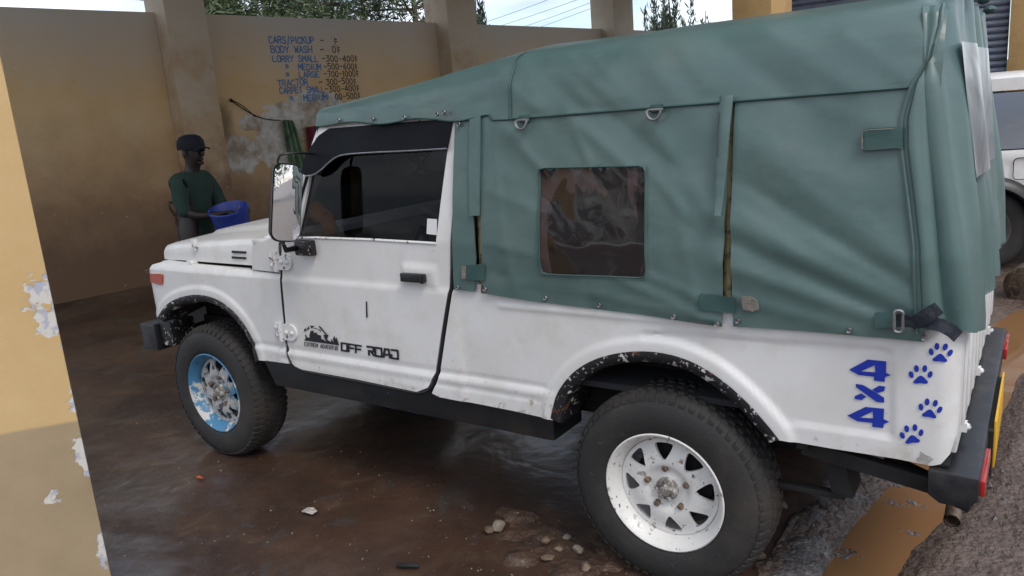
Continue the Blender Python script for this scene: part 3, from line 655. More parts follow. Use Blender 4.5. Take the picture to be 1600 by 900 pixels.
# ------------------------------------------------------------------ the pickup (X runs from nose to tail, origin on the ground under the front axle)
V = thing('offroad_pickup', 'white long off-road pickup with green canvas canopy and blue paw prints, parked in the bay', 'pickup')
ARF = SS([(252, 495), (265, 475), (290, 463), (320, 460), (350, 470), (375, 492), (393, 518), (405, 545), (409, 561)])
ARR = SS([(866, 652), (868, 640), (875, 612), (900, 580), (940, 558), (1000, 548), (1060, 556), (1110, 580), (1160, 620), (1200, 665), (1216, 686)])
def fitarc(p):   # even out the traced arch with a smooth curve
    return smoothpoly(p, 2, False)
ARF = fitarc(ARF); ARR = fitarc(ARR)
PANEL = SS([(1230, 655), (1205, 622), (1165, 582), (1110, 548), (1050, 532)])[::-1]
BED = SS([(1000, 520), (1040, 518), (1380, 542), (1396, 552), (1397, 688), (1250, 665), (1222, 668), (1150, 690), (1050, 620)])
BED2 = SS([(795, 489), (960, 509), (905, 545), (872, 590), (855, 612), (740, 590), (725, 578)])
HANDLE = SS([(630, 413), (682, 418), (684, 449), (630, 443)])
def sdist(P, poly):
    d = dpoly(P, poly); return np.where(inside(P, poly), d, -d)
def H(P):
    x, z = P[:, 0], P[:, 1]; h = np.zeros(len(P))
    h += .006*sst(.958, .946, z)*sst(1.62, 1.57, x)
    h += .006*sst(.626, .614, z)*sst(2.02, 1.95, x)-.004*np.exp(-((z-.632)/.008)**2)*(x < 1.95)
    h -= .005*np.exp(-((z-.583)/.006)**2)*sst(.5, .6, x)*sst(1.95, 1.9, x)
    for A in (ARF, ARR):
        d = dpoly(P, A, False); h += .007*sst(.052, .034, d)
    h -= .007*sst(-.002, .008, np.minimum(sdist(P, BED), dpoly(P, ARR, False)-.046))
    h += .007*sst(-.012, .012, sdist(P, HANDLE))
    h += .006*np.exp(-((z-.912)/.010)**2)*(x > 1.75)*sst(1.75, 1.8, x)*sst(2.62, 2.55, x)
    h += .0006*np.sin(x*9+z*4)*np.sin(z*11+1)
    return h
def skin(P, depth, off=0.0):
    x, z = P[:, 0], P[:, 1]; y = -(wid(z)+H(P)+off)
    t = np.clip((-.355-x)/.095, 0, .999); y = y+.085*(1-np.sqrt(1-t*t))
    t = np.clip((x-3.13)/.052, 0, .999); y = y+.045*(1-np.sqrt(1-t*t))
    t = np.clip((z-.945)/.036, 0, .999)*(x < .44); y = y+.03*(1-np.sqrt(1-t*t))
    return np.column_stack([x, y+depth, z])
def on(off): return lambda P, depth: skin(P, depth, off)
def side(name, outline, m, holes=(), sp=.014, thick=.03, off=0.0, parent=V, mirror=True, f=None):
    mb = MB(); panel(mb, outline, f or on(off), holes, sp, thick); o = mb.build(name, m, parent, angle=50, recalc=False)
    if mirror: mirror_y(o, parent)
    return o
# --- body panels
fender = SS([(239, 496), (233, 470), (231, 430), (236, 414), (250, 409.5), (300, 415), (392, 423), (402, 424.5), (438.5, 428.5), (443, 480), (448, 545), (451, 558), (455, 567)])+ARF[::-1]
side('front_fender', fender, M['paint'], sp=.011)
side('cowl_panel', SS([(394, 420.5), (394, 388), (399, 382), (424, 372), (435.5, 372), (437.5, 426), (402, 422)]), M['paint'])
door_out = SS([(440, 373), (480, 373), (580, 376), (681.5, 381.5)])+[(1.556, 1.29), (1.588, 1.45)]+SS([(704, 200), (704, 192), (711, 190), (708, 330), (703, 450), (691, 522), (682, 583), (672, 604), (655, 610.5), (560, 591), (476, 576), (461, 569), (454, 558), (450, 520), (442, 428)])
mb = MB(); panel(mb, door_out, on(.002), [], .013, .035); DOOR = mb.build('door', M['paint'], V, angle=50, recalc=False); DOORF = mirror_y(DOOR, V)
bed_top = [(3.185, .955), (1.60, .975)]
bed = SS([(715, 455)])+[(1.605, .985), (2.4, .965), (3.178, .96)]+SS([(1502, 530), (1500, 600), (1495, 680), (1484, 712), (1470, 726), (1455, 728), (1400, 717), (1300, 701), (1216, 686)])+ARR[::-1]+SS([(866, 655), (800, 640.5), (690, 619), (678, 613), (688, 590), (698, 522), (709, 452)])
side('bed_side', bed, M['paint'], sp=.011)
# white door post behind the door
mb = MB(); mb.hexa([(1.60, -.700, .95), (1.645, -.700, .95), (1.645, -.66, .95), (1.60, -.66, .95), (1.628, -.655, 1.56), (1.66, -.655, 1.56), (1.66, -.62, 1.56), (1.628, -.62, 1.56)])
o = mb.build('door_post', M['paint_chip'], V, bevel=.004); mirror_y(o, V)
# rubber gap line round the door
mb = MB()
gap = SS([(438.5, 374), (440, 428), (444, 480), (451, 540), (455, 561), (464, 572), (476, 578.5), (500, 583), (560, 594), (620, 606), (655, 613), (668, 611), (677, 604), (684, 587), (690, 552), (694, 522), (700, 480), (705.5, 450), (708, 400), (710, 330), (714, 196)])
g = resample(smoothpoly(gap, 2, False), .02, False); ga = skin(np.array(g), 0, -.003)
mb.tube([tuple(p) for p in ga], .0075, 6); o = mb.build('door_seal', M['seal'], V); mirror_y(o, V)
def vinyl(parent, name, polys, m, off=.0035, sp=.03, px=True, f=None):
    mb = MB()
    for pl in polys:
        holes = []
        if isinstance(pl, dict): holes = pl['h']; pl = pl['o']
        if px: pl = SS(pl); holes = [SS(h) for h in holes]
        panel(mb, pl, f or on(off), holes, sp)
    return mb.build(name, m, parent, smooth=False, recalc=False, merge=False)
# --- lettering and pictures on the body
def zq(x, y): return (1280+x/3.4625, 560+y/3.4625)
four1 = {'o': [zq(*q) for q in ((160, 63), (262, 8), (362, 18), (360, 79), (386, 93), (355, 103), (353, 130), (295, 122), (295, 101), (212, 92))], 'h': [[zq(*q) for q in ((224, 72), (300, 38), (302, 77))]]}
four2 = {'o': [zq(*q) for q in ((150, 312), (250, 265), (350, 275), (347, 331), (378, 347), (348, 358), (345, 380), (285, 373), (286, 352), (205, 343))], 'h': [[zq(*q) for q in ((216, 323), (288, 290), (290, 327))]]}
xx = [[zq(*q) for q in l] for l in (((196, 140), (236, 146), (350, 215), (350, 243), (308, 238), (198, 158)), ((322, 150), (356, 155), (350, 180), (312, 190), (285, 172)), ((190, 207), (225, 192), (253, 210), (228, 228), (190, 222)))]
vinyl(V, 'four_by_four_lettering', [four1, four2]+xx, M['blue_vinyl'])
def paw(cx, cy, rot, s=1.0):
    ps = []
    def T(x, y): c, s_ = math.cos(rot), math.sin(rot); return (cx+(x*c-y*s_)*s, cy+(x*s_+y*c)*s)
    for ex, ey, rx, ry, a in ((-15, 0, 3.7, 5.6, -.35), (-7, -9.5, 3.9, 5.6, -.1), (6, -9.8, 3.9, 5.6, .1), (14.5, -.8, 3.7, 5.6, .35)):
        ps.append([T(ex+rx*math.cos(t)*math.cos(a)-ry*math.sin(t)*math.sin(a), ey+rx*math.cos(t)*math.sin(a)+ry*math.sin(t)*math.cos(a)) for t in np.linspace(0, 2*math.pi, 14)[:-1]])
    pad = smoothpoly([(0, 0.5), (5, 3.5), (8, 7.5), (11.5, 10), (11, 13.5), (6, 14), (0, 12.8), (-6, 14), (-11, 13.5), (-11.5, 10), (-8, 7.5), (-5, 3.5)], 1)
    ps.append([T(*q) for q in pad]); return ps
for cx, cy, rt in ((1470, 551, .12), (1439, 585, .02), (1454, 638, .18), (1425, 678, -.12)):
    vinyl(V, 'paw_print', paw(cx, cy, rt), M['blue_vinyl'], sp=.02)
def zd(x, y): return (460+x/8.889, 490+y/8.889)
logo = [((162, 240), (165, 207), (187, 192), (196, 226)), ((198, 212), (224, 165), (236, 196), (211, 218)), ((240, 156), (308, 163), (264, 196)), ((172, 275), (190, 288), (200, 318), (240, 325), (236, 290), (252, 230), (290, 225), (300, 262), (335, 250), (350, 285), (395, 292), (402, 345), (430, 352), (470, 382), (432, 300), (436, 280), (500, 284), (478, 350), (540, 385), (530, 335), (578, 392), (560, 345), (582, 296), (598, 345), (612, 320), (650, 432), (160, 362), (184, 335)),
        ((364, 172), (380, 160), (478, 276), (464, 284)), ((296, 190), (340, 192), (342, 202), (298, 202)), ((345, 208), (385, 212), (396, 240), (388, 246), (376, 222), (346, 218))]
vinyl(DOOR, 'truck_picture', [[zd(*q) for q in l] for l in logo], M['black_vinyl'], off=.0055, sp=.012)
GO = {'O': [[(0, 0), (4, 0), (4, 6), (0, 6), (0, 0)]], 'F': [[(4, 6), (0, 6), (0, 0)], [(0, 3), (3.6, 3)]], 'R': [[(0, 6), (4, 6), (4, 3), (1, 3), (1, 0)], [(2.4, 3), (4, 0)]], 'A': [[(0, 0), (1, 6), (3.4, 6), (4, 0)], [(.6, 2), (3.8, 2)]], 'D': [[(0, 6), (4, 6), (4, 0), (0, 0), (0, 2.4)]], ' ': []}
def band(s, glyphs, pa, pb, pc, gap, t):     # pixel corners: baseline start, baseline end, top start
    quads = []; n = len(s); adv = 1/(n-gap/(1+gap)); lw = adv/(1+gap)
    pa, pb, pc = (np.array(q, float) for q in (pa, pb, pc)); U = pb-pa; W = pc-pa
    hpx = np.linalg.norm(W); upx = np.linalg.norm(U)
    for k, ch in enumerate(s):
        for st in glyphs[ch]:
            p = [((k*adv+a/4*lw)*upx, b/6*hpx) for a, b in st]
            for q in ribbon(p, t*hpx): quads.append([tuple(pa+U*(a/upx)+W*(b/hpx)) for a, b in q])
    return quads
vinyl(DOOR, 'off_lettering', [q[::-1] for q in band('OFF', GO, zd(682, 500), zd(955, 541), zd(680, 398), .28, .25)], M['black_vinyl'], off=.0055, sp=.05)
vinyl(DOOR, 'road_lettering', [q[::-1] for q in band('ROAD', GO, zd(1042, 560), zd(1468, 618), zd(1036, 446), .28, .25)], M['black_vinyl'], off=.0055, sp=.05)
vinyl(DOOR, 'small_lettering', [q[::-1] for q in band('EXTREM ADVENTUR', G, zd(172, 436), zd(632, 498), zd(168, 388), .25, .17)], M['black_vinyl'], off=.0055, sp=.05)
vinyl(DOOR, 'scratch', [[(574.5, 470), (576.5, 470), (577.5, 494), (576, 496), (575, 494)]], M['black_vinyl'], off=.0055)
vinyl(V, 'paint_scuff', [[zq(*q) for q in ((548, 500), (575, 520), (600, 530), (618, 545), (600, 560), (585, 575), (560, 570), (530, 552), (528, 540), (545, 530))]], mat('bare_filler', (.36, .34, .32), .6, var=.35, vscale=60), off=.002)
# --- door furniture
mb = MB(); hp = skin(np.array(SS([(632, 424), (672, 428), (672, 440), (632, 436)])), 0, .012)
c = hp.mean(0); mb.box(c[0]-.058, c[0]+.058, c[1]-.014, c[1]+.006, c[2]-.0165, c[2]+.0165); mb.box(c[0]+.043, c[0]+.06, c[1]-.02, c[1]-.012, c[2]-.018, c[2]+.018)
mb.build('door_handle', M['plastic'], DOOR, bevel=.005)
for hx, hy in ((437, 408), (447, 517)):
    x, z = S(hx, hy); y = float(skin(np.array([(x, z)]), 0, 0)[0, 1]); mb = MB()
    mb.tube([(x-.012, y-.014, z-.042), (x-.012, y-.014, z+.042)], .011, 10)
    pl = [(x-.055, z-.035), (x-.012, z-.038), (x-.012, z+.036), (x-.055, z+.034)]; panel(mb, pl, on(.010), [], .02, .012)
    pl = [(x-.004, z-.036)]+[(x+.05+.036*math.cos(t), z+.036*math.sin(t)) for t in np.linspace(-1.5, 1.5, 9)]+[(x-.004, z+.036)]; panel(mb, pl, on(.011), [], .02, .014)
    for bx, bz in ((.025, 0.0), (.062, 0.0), (-.038, .018), (-.038, -.018)): mb.sphere((x+bx, y-.014, z+bz), (.010, .007, .010), 8, 5)
    mb.build('hinge', M['paint_chip'], V, angle=45)
# glass, tint film, sticker, roof rail
ws = lambda off: (lambda P, depth: np.column_stack([P[:, 0], -(wid(P[:, 1])+off)+depth, P[:, 1]]))
glass_o = SS([(458, 371), (463, 345), (483, 262), (504, 197), (705, 190), (702, 240), (684, 380)])
side('door_glass', glass_o, M['glass'], f=ws(-.012), sp=.1, thick=0, parent=DOOR, mirror=False); 
mb = MB(); panel(mb, glass_o, ws(-.012), [], .1); o = mb.build('door_glass', M['film'], None, recalc=False); oo = mirror_y(o, DOORF); bpy.data.objects.remove(o)
visor = SS([(515, 200.5), (571, 196), (640, 190), (709, 186), (704.5, 231), (640, 235), (587, 237), (545, 240), (531, 244), (519, 254), (510, 264), (499, 272), (487, 273.5), (480, 270), (483, 240), (499, 212)])
fv = lambda P, depth: np.column_stack([P[:, 0], -(wid(P[:, 1])+.006+.020*sst(1.55, 1.40, P[:, 1])+.003*np.sin(P[:, 0]*17))+depth, P[:, 1]])
side('rain_visor', visor, M['tint'], f=fv, sp=.02, thick=.006, parent=DOOR, mirror=False)
low_edge = SS([(704.5, 231.5), (640, 235.5), (587, 237.5), (545, 240.5), (531, 244.5), (519, 254.5), (510, 264.5), (499, 272.5), (487, 274)])
mb = MB(); mb.tube([tuple(p) for p in fv(np.array(smoothpoly(low_edge, 1, False)), -.001)], .0035, 6); mb.build('visor_edge', M['steel'], DOOR)
side('sticker', SS([(665, 342), (680.5, 343), (680, 368), (664, 366)]), M['sticker'], f=ws(-.009), sp=.1, thick=0, parent=DOOR, mirror=False)
rail = SS([(503, 193), (560, 188), (640, 182), (690, 177), (713, 180), (711, 187), (640, 191.5), (571, 197.5), (516, 202), (499, 213), (494, 216)])
o = side('roof_rail', rail, M['paint_chip'], f=ws(.002), sp=.02, thick=.03)
mb = MB(); sillp = SS([(462, 372), (494, 371.5), (580, 374.5), (683, 380.5)])
mb.tube([tuple(p) for p in ws(.001)(np.array(sillp), 0)], .006, 6); mb.build('window_sill_seal', M['paint_chip'], DOOR)
# windscreen frame, windscreen
mb = MB(); A0 = (.665, -.675, 1.10); A1 = (.95, -.615, 1.575)
for s in (-1, 1): mb.beam((A0[0], s*.675, A0[2]), (A1[0], s*.62, A1[2]), .055, .06, (1, 0, 0))
mb.beam((.962, -.615, 1.588), (.962, .615, 1.588), .045, .05); mb.beam((.665, -.70, 1.105), (.665, .70, 1.105), .07, .05)
mb.build('windscreen_frame', M['paint'], V, bevel=.008)
mb = MB(); mb.add([(.675, -.645, 1.13), (.675, .645, 1.13), (.94, .595, 1.575), (.94, -.595, 1.575)], [(0, 1, 2, 3)]); mb.build('windscreen', M['clearglass'], V)
# front quarter seal strip on the A pillar
mb = MB(); pp = SS([(456, 368), (464, 338), (484, 262), (497, 216)]); mb.tube([tuple(p) for p in ws(.003)(np.array(pp), 0)], .006, 6); mb.build('pillar_seal', M['seal'], V)
o = side('pillar_skin', SS([(449, 371), (459, 338), (480, 255), (494, 214), (502, 205), (486, 268), (470, 345), (464, 371)]), M['paint'], f=ws(.0), sp=.03, thick=.03)
# --- bonnet
xs = np.linspace(0, 1, 26); P = []
for t in xs:
    x = -.305+t*.745; zl = .985; zt = 1.052+.046*t; wdt = .655+.015*t
    row = [(-wdt, zl), (-wdt+.001, zl+.03), (-wdt+.002, zt-.018), (-wdt+.006, zt-.006), (-wdt+.018, zt+.002), (-wdt+.07, zt+.009), (-.42, zt+.016), (-.36, zt+.018), (-.33, zt+.030), (-.28, zt+.034), (0, zt+.042)]
    row = row+[(-y, z) for y, z in row[-2::-1]]
    P.append([(x+.035*(1-abs(y)/.67)**.6*(-1 if t < .01 else 0), y, z+.010*t*(1-abs(y)/.7)*2) for y, z in row])
# rear of the bonnet rises along the cowl
for k, (dx, dz) in enumerate(((.06, .022), (.12, .04), (.18, .05))):
    P.append([(x+dx, y, z+dz if z > 1.02 else max(z, 1.02+k*.03)) for x, y, z in P[25]])
front = [[(x-.02*min(1, i/1), y, z-.02 if z > 1.0 else z) for x, y, z in P[0]] for i in (1,)]
front.insert(0, [(-.322, y, .985) for x, y, z in P[0]])
mb = MB(); mb.grid(front+P, flip=True); HOOD = mb.build('bonnet', M['paint'], V, angle=50)
mb = MB()
for py in (396.5, 405.5):
    a = S(350.5, py-1); b = S(372.5, py+1); mb.box(a[0], b[0], -.6715, -.655, (a[1]+b[1])/2-.0045, (a[1]+b[1])/2+.0045)
mb.build('bonnet_vent', M['seal'], HOOD)
mb = MB(); a = S(291, 386); mb.box(a[0]-.012, a[0]+.012, -.675, -.655, a[1]-.025, a[1]+.03); mb.build('bonnet_stop', M['paint_chip'], HOOD, bevel=.003)
mb = MB(); a = S(289, 412); mb.sphere((a[0]+.02, -.685, a[1]), .013, 8, 6); mb.box(a[0]-.03, a[0]+.03, -.684, -.66, a[1]-.018, a[1]+.006); mb.build('bonnet_latch', M['paint_chip'], V)
mb = MB(); mb.box(-.31, .50, -.685, .685, .935, .972); mb.box(.42, .72, -.665, .665, 1.0, 1.10); mb.build('engine_bay', M['under'], V)
mb = MB(); mb.box(.44, .68, -.69, .69, 1.085, 1.115); mb.build('scuttle', M['paint'], V, bevel=.008)
# --- front end
mb = MB(); mb.box(-.425, -.395, -.62, .62, .60, .965); gr = mb.build('front_panel', M['paint'], V, bevel=.01)
mb = MB()
for k in range(5): mb.box(-.432, -.42, -.32, .32, .70+k*.045, .722+k*.045)
mb.build('grille_slot', M['seal'], gr)
for s in (-1, 1):
    mb = MB(); mb.lathe([(0, -.448), (.05, -.446), (.085, -.436), (.095, -.42)], (0, s*.45, .80), 'X', 24); mb.build('headlight', M['clearglass'] if 0 else M['steel'], V)
a = S(237, 427); b = S(257, 444); o = side('side_marker', SS([(237.5, 427), (254, 427), (257, 429), (257, 443), (254, 444), (246, 442.5), (238, 439)]), M['amber'], off=.008, sp=.012, thick=.012)
mb = MB(); mb.box(-.575, -.44, -.715, .715, .50, .645); mb.build('front_bumper', M['black_gloss'], V, bevel=.014)
for s in (-1, 1): mb = MB(); mb.box(-.45, -.2, s*.40-.03, s*.40+.03, .50, .60); mb.build('bumper_bracket', M['under'], V)
mb = MB(); mb.box(-.43, -.33, -.69, -.55, .53, .66); mirror_y(mb.build('front_apron', M['black_chip'], V, bevel=.008), V)
# --- wheel arches
def arch_trim(A, name, m):
    A2 = resample(A, .02, False); n = len(A2); P = []
    cx = np.mean([q[0] for q in A2]); cz = .36
    for x, z in A2:
        d = Vector((cx-x, cz-z)).normalized(); y0 = float(skin(np.array([(x, z)]), 0, .0)[0, 1])
        P.append([(x-d.x*.006, y0-.004, z-d.y*.006), (x+d.x*.004, y0-.006, z+d.y*.004), (x+d.x*.026, y0-.001, z+d.y*.026), (x+d.x*.034, y0+.012, z+d.y*.034), (x+d.x*.038, y0+.10, z+d.y*.038), (x+d.x*.02, y0+.20, z+d.y*.02), (x-d.x*.01, -.40, z-d.y*.01)])
    mb = MB(); mb.grid(P); o = mb.build(name, m, V, angle=60); mirror_y(o, V)
arch_trim(ARF, 'arch_lip', M['black_chip']); arch_trim(ARR, 'arch_lip', M['black_chip'])
# --- step, underbody, axles
for s in (-1, 1):
    mb = MB(); P0 = [(.40, s*.703, .572), (1.97, s*.703, .582), (1.965, s*.70, .430), (.47, s*.70, .433)]
    P1 = [(x, s*.50, z) for x, y, z in P0]; mb.add(P0+P1, [(0, 1, 2, 3), (7, 6, 5, 4), (0, 4, 5, 1), (1, 5, 6, 2), (2, 6, 7, 3), (3, 7, 4, 0)])
    mb.build('sill_step', M['step'], V, bevel=.006)
mb = MB(); mb.box(-.38, 3.12, -.46, .46, .56, .64); mb.box(.3, 1.98, -.66, .66, .575, .60)
for s in (-1, 1): mb.box(-.45, 3.15, s*.36-.035, s*.36+.035, .44, .56)
for s in (-1, 1):
    mb.box(1.93, 2.80, s*.44-.012, s*.44+.012, .45, .95); mb.box(-.40, .46, s*.42-.012, s*.42+.012, .45, .94); mb.box(1.90, 1.94, min(s*.44, s*.68), max(s*.44, s*.68), .45, .95); mb.box(2.78, 2.81, min(s*.44, s*.68), max(s*.44, s*.68), .55, .95); mb.box(.46, .49, min(s*.42, s*.68), max(s*.42, s*.68), .46, .93)
mb.box(2.2, 3.1, -.3, .3, .40, .56); mb.build('chassis', M['under'], V)
for x in (0, 2.375):
    mb = MB(); mb.tube([(x, -.60, .335), (x, .60, .335)], .04, 12); mb.sphere((x, .12, .335), (.12, .13, .14), 14, 10); mb.build('axle', M['under'], V)
    for s in (-1, 1):
        mb = MB()
        for k in range(3): mb.tube([(x+t, s*.44, .40+k*.014+.10*(t/.5)**2) for t in np.linspace(-.5+.1*k, .5-.1*k, 11)], .012, 6)
        mb.build('leaf_spring', M['under'], V)
mb = MB(); mb.beam((2.79, -.64, .545), (3.16, -.66, .50), .035, .045); mb.beam((3.0, -.60, .52), (3.22, -.66, .47), .03, .05); o = mb.build('bumper_arm', M['under'], V, bevel=.003); mirror_y(o, V)
mb = MB(); mb.hexa([(2.865, -.63, .405), (2.925, -.63, .395), (2.925, -.50, .395), (2.865, -.50, .405), (2.835, -.63, .55), (2.895, -.63, .55), (2.895, -.50, .55), (2.835, -.50, .55)]); mb.beam((2.55, -.60, .385), (2.9, -.60, .39), .03, .02); mb.build('spring_hanger', M['under'], V, bevel=.006)
E1 = onY(1487, 814, -.50)
mb = MB(); c = [(2.9, -.1, .46), (E1.x-.05, -.2, .40), (E1.x, -.32, E1.z+.03), (E1.x, -.50, E1.z)]; mb.tube(c, .022, 14, cap=False); mb.tube(c[::-1], .018, 14, cap=False); mb.build('exhaust_pipe', M['nut'], V, recalc=False)
# --- tail end
mb = MB(); mb.box(3.150, 3.178, -.655, .70, .60, .945)
for k in range(9): y = -.56+k*.15; mb.box(3.176, 3.186, y, y+.06, .64, .91)
TG = mb.build('tailgate', M['paint'], V, bevel=.006)
for y in (-.5, 0.0, .5):
    mb = MB(); mb.box(3.176, 3.19, y-.015, y+.015, .605, .63); mb.sphere((3.19, y, .618), .010, 8, 6); mb.build('hinge', M['paint_chip'], TG)
mb = MB()
q = [onY(1447, 733, -.72), onY(1527, 744, -.72), onY(1530, 783, -.72), onY(1519, 795, -.72), onY(1462, 787, -.72), onY(1450, 778, -.72)]
xa, xb = q[0].x+.004, q[1].x+.006; zt = (q[0].z+q[1].z)/2; zb = (q[3].z+q[4].z)/2
print('rear bumper', xa, xb, zt, zb)
prof = [(xa, zt), (xb, zt-.004), (xb, zb+.025), (xb-.022, zb), (xa+.03, zb), (xa, zb+.02)]
mb.add([(x, -.725, z) for x, z in prof]+[(x, .725, z) for x, z in prof], [tuple(range(6)), tuple(range(11, 5, -1))]+[(i, i+6, (i+1) % 6+6, (i+1) % 6) for i in range(6)])
RB = mb.build('rear_bumper', M['black_gloss'], V, bevel=.010)
mb = MB(); mb.box(xa-.02, xa+.045, -.70, .70, zt+.003, zt+.010); mb.build('bumper_tread', M['under'], RB)
for y0, y1 in ((-.70, -.48), (.48, .70)):
    mb = MB(); mb.box(xb-.001, xb+.012, y0, y1, zb+.03, zt-.02); mb.build('reflector', M['red'], RB, bevel=.003)
mb = MB(); mb.box(xb+.012, xb+.018, -.36, .10, zt-.13, zt+.015); mb.build('number_plate', M['yellow'], RB, bevel=.002)
mb = MB(); mb.box(xb-.001, xb+.0115, -.38, .12, zt-.15, zt-.01); mb.build('plate_bracket', M['under'], RB)
# --- interior
for s in (-1, 1):
    mb = MB(); mb.box(1.12, 1.56, s*.36-.22, s*.36+.22, .70, .84); mb.hexa([(1.48, s*.36-.21, .82), (1.60, s*.36-.21, .82), (1.60, s*.36+.21, .82), (1.48, s*.36+.21, .82), (1.60, s*.36-.19, 1.34), (1.68, s*.36-.19, 1.34), (1.68, s*.36+.19, 1.34), (1.60, s*.36+.19, 1.34)])
    mb.build('seat', M['seatcloth'], V, bevel=.03)
mb = MB(); mb.box(.66, .88, -.64, .64, .95, 1.10); mb.build('dashboard', M['seatcloth'], V, bevel=.02)
mb = MB(); mb.lathe([(.175+.012*math.cos(t), .012*math.sin(t)) for t in np.linspace(0, 2*math.pi, 9)[:-1]], (0, 0, 0), 'X', 28, closed=True); mb.beam((0, -.17, 0), (0, .17, 0), .02, .03); mb.tube([(0, 0, 0), (-.3, 0, 0)], .02, 8)
mb.v = [((Matrix.Rotation(R(28), 3, 'Y') @ Vector(v))+Vector((1.0, .36, 1.08)))[:] for v in mb.v]; mb.build('steering_wheel', M['plastic'], V)
mb = MB(); pt = [onY(478, 366, -.52), onY(484, 338, -.52), onY(496, 334, -.52), onY(510, 340, -.52), onY(519, 366, -.52)]
mb.tube([tuple(p) for p in pt], [.034, .040, .042, .036, .028], 10); mb.build('grab_handle_cover', M['orange_trim'], V)
mb = MB(); mb.box(.5, 3.15, -.66, .66, .64, .66); mb.build('cabin_floor', M['seatcloth'], V)
# --- mirror
mc = onY(447.5, 317, -.86); nrm = Vector((.945, -.345, .10)).normalized(); tx = Vector((0, 0, 1)).cross(nrm).normalized(); 
tv = (Vector((0, 0, 1))+tx*.19).normalized(); tx = (tx-tv*tx.dot(tv)).normalized(); nrm = tx.cross(tv)
def mir(u, v, w_): return tuple(mc+tx*u+tv*v+nrm*w_)
def rrect(a, b, r, k=5): return [(sx*(a-r)+r*math.cos(t), sy*(b-r)+r*math.sin(t)) for sx, sy, t0 in ((1, 1, 0), (-1, 1, math.pi/2), (-1, -1, math.pi), (1, -1, 1.5*math.pi)) for t in np.linspace(t0, t0+math.pi/2, k)]
rr = rrect(.058, .150, .035); n = len(rr); mb = MB()
rings = [[mir(u*.93, v*.96, .004) for u, v in rr], [mir(u, v, .006) for u, v in rr], [mir(u*1.03, v*1.012, -.004) for u, v in rr], [mir(u*.96, v*.97, -.03) for u, v in rr], [mir(u*.5, v*.7, -.05) for u, v in rr]]
mb.add([p for r_ in rings for p in r_], [(i*n+k, i*n+(k+1) % n, (i+1)*n+(k+1) % n, (i+1)*n+k) for i in range(4) for k in range(n)]+[tuple(range(4*n, 5*n))])
MIR = mb.build('wing_mirror', M['plastic'], V, angle=50)
mb = MB(); mb.add([mir(u*.94, v*.965, .0045+.005*(1-(u/.066)**2)+.008*(1-(v/.162)**2)) for u, v in rr]+[mir(0, 0, .0175)], [(k, (k+1) % n, n) for k in range(n)]); mb.build('mirror_glass', M['chrome'], MIR)
mb = MB(); ap = Vector(ws(.004)(np.array([S(491, 240)]), 0)[0]); top = Vector(mir(-.03, .165, -.02)); e1 = onY(446, 240, -.83); e2 = onY(434, 250, -.85)
mb.tube([ap, onY(470, 239, -.77), e1, onY(437, 243, -.845), e2, onY(433.5, 262, -.855), Vector(mir(-.05, .12, -.02))], .005, 8); 
lb = Vector(mir(-.015, -.16, -.012)); bp = Vector(skin(np.array([S(470, 386)]), 0, .02)[0])
mb.build('mirror_bracket', M['plastic'], MIR); mb = MB(); mb.tube([lb, onY(437, 388, -.83), onY(438, 398, -.80)], .005, 8); mb.build('mirror_stay', M['plastic'], MIR); mb = MB()
mb.tube([Vector(mir(.0, -.155, -.015)), onY(442, 380, -.82), onY(447, 391, -.80), bp], [.007, .007, .011, .013], 8); mb.build('mirror_arm', M['plastic'], MIR)
mb = MB(); c = S(481, 385.5); y = float(skin(np.array([c]), 0, 0)[0, 1]); mb.box(c[0]-.052, c[0]+.052, y-.03, y+.002, c[1]-.034, c[1]+.03); mb.box(c[0]-.02, c[0]+.045, y-.042, y-.02, c[1]-.02, c[1]+.022); mb.build('mirror_base', M['black_chip'], MIR, bevel=.008)
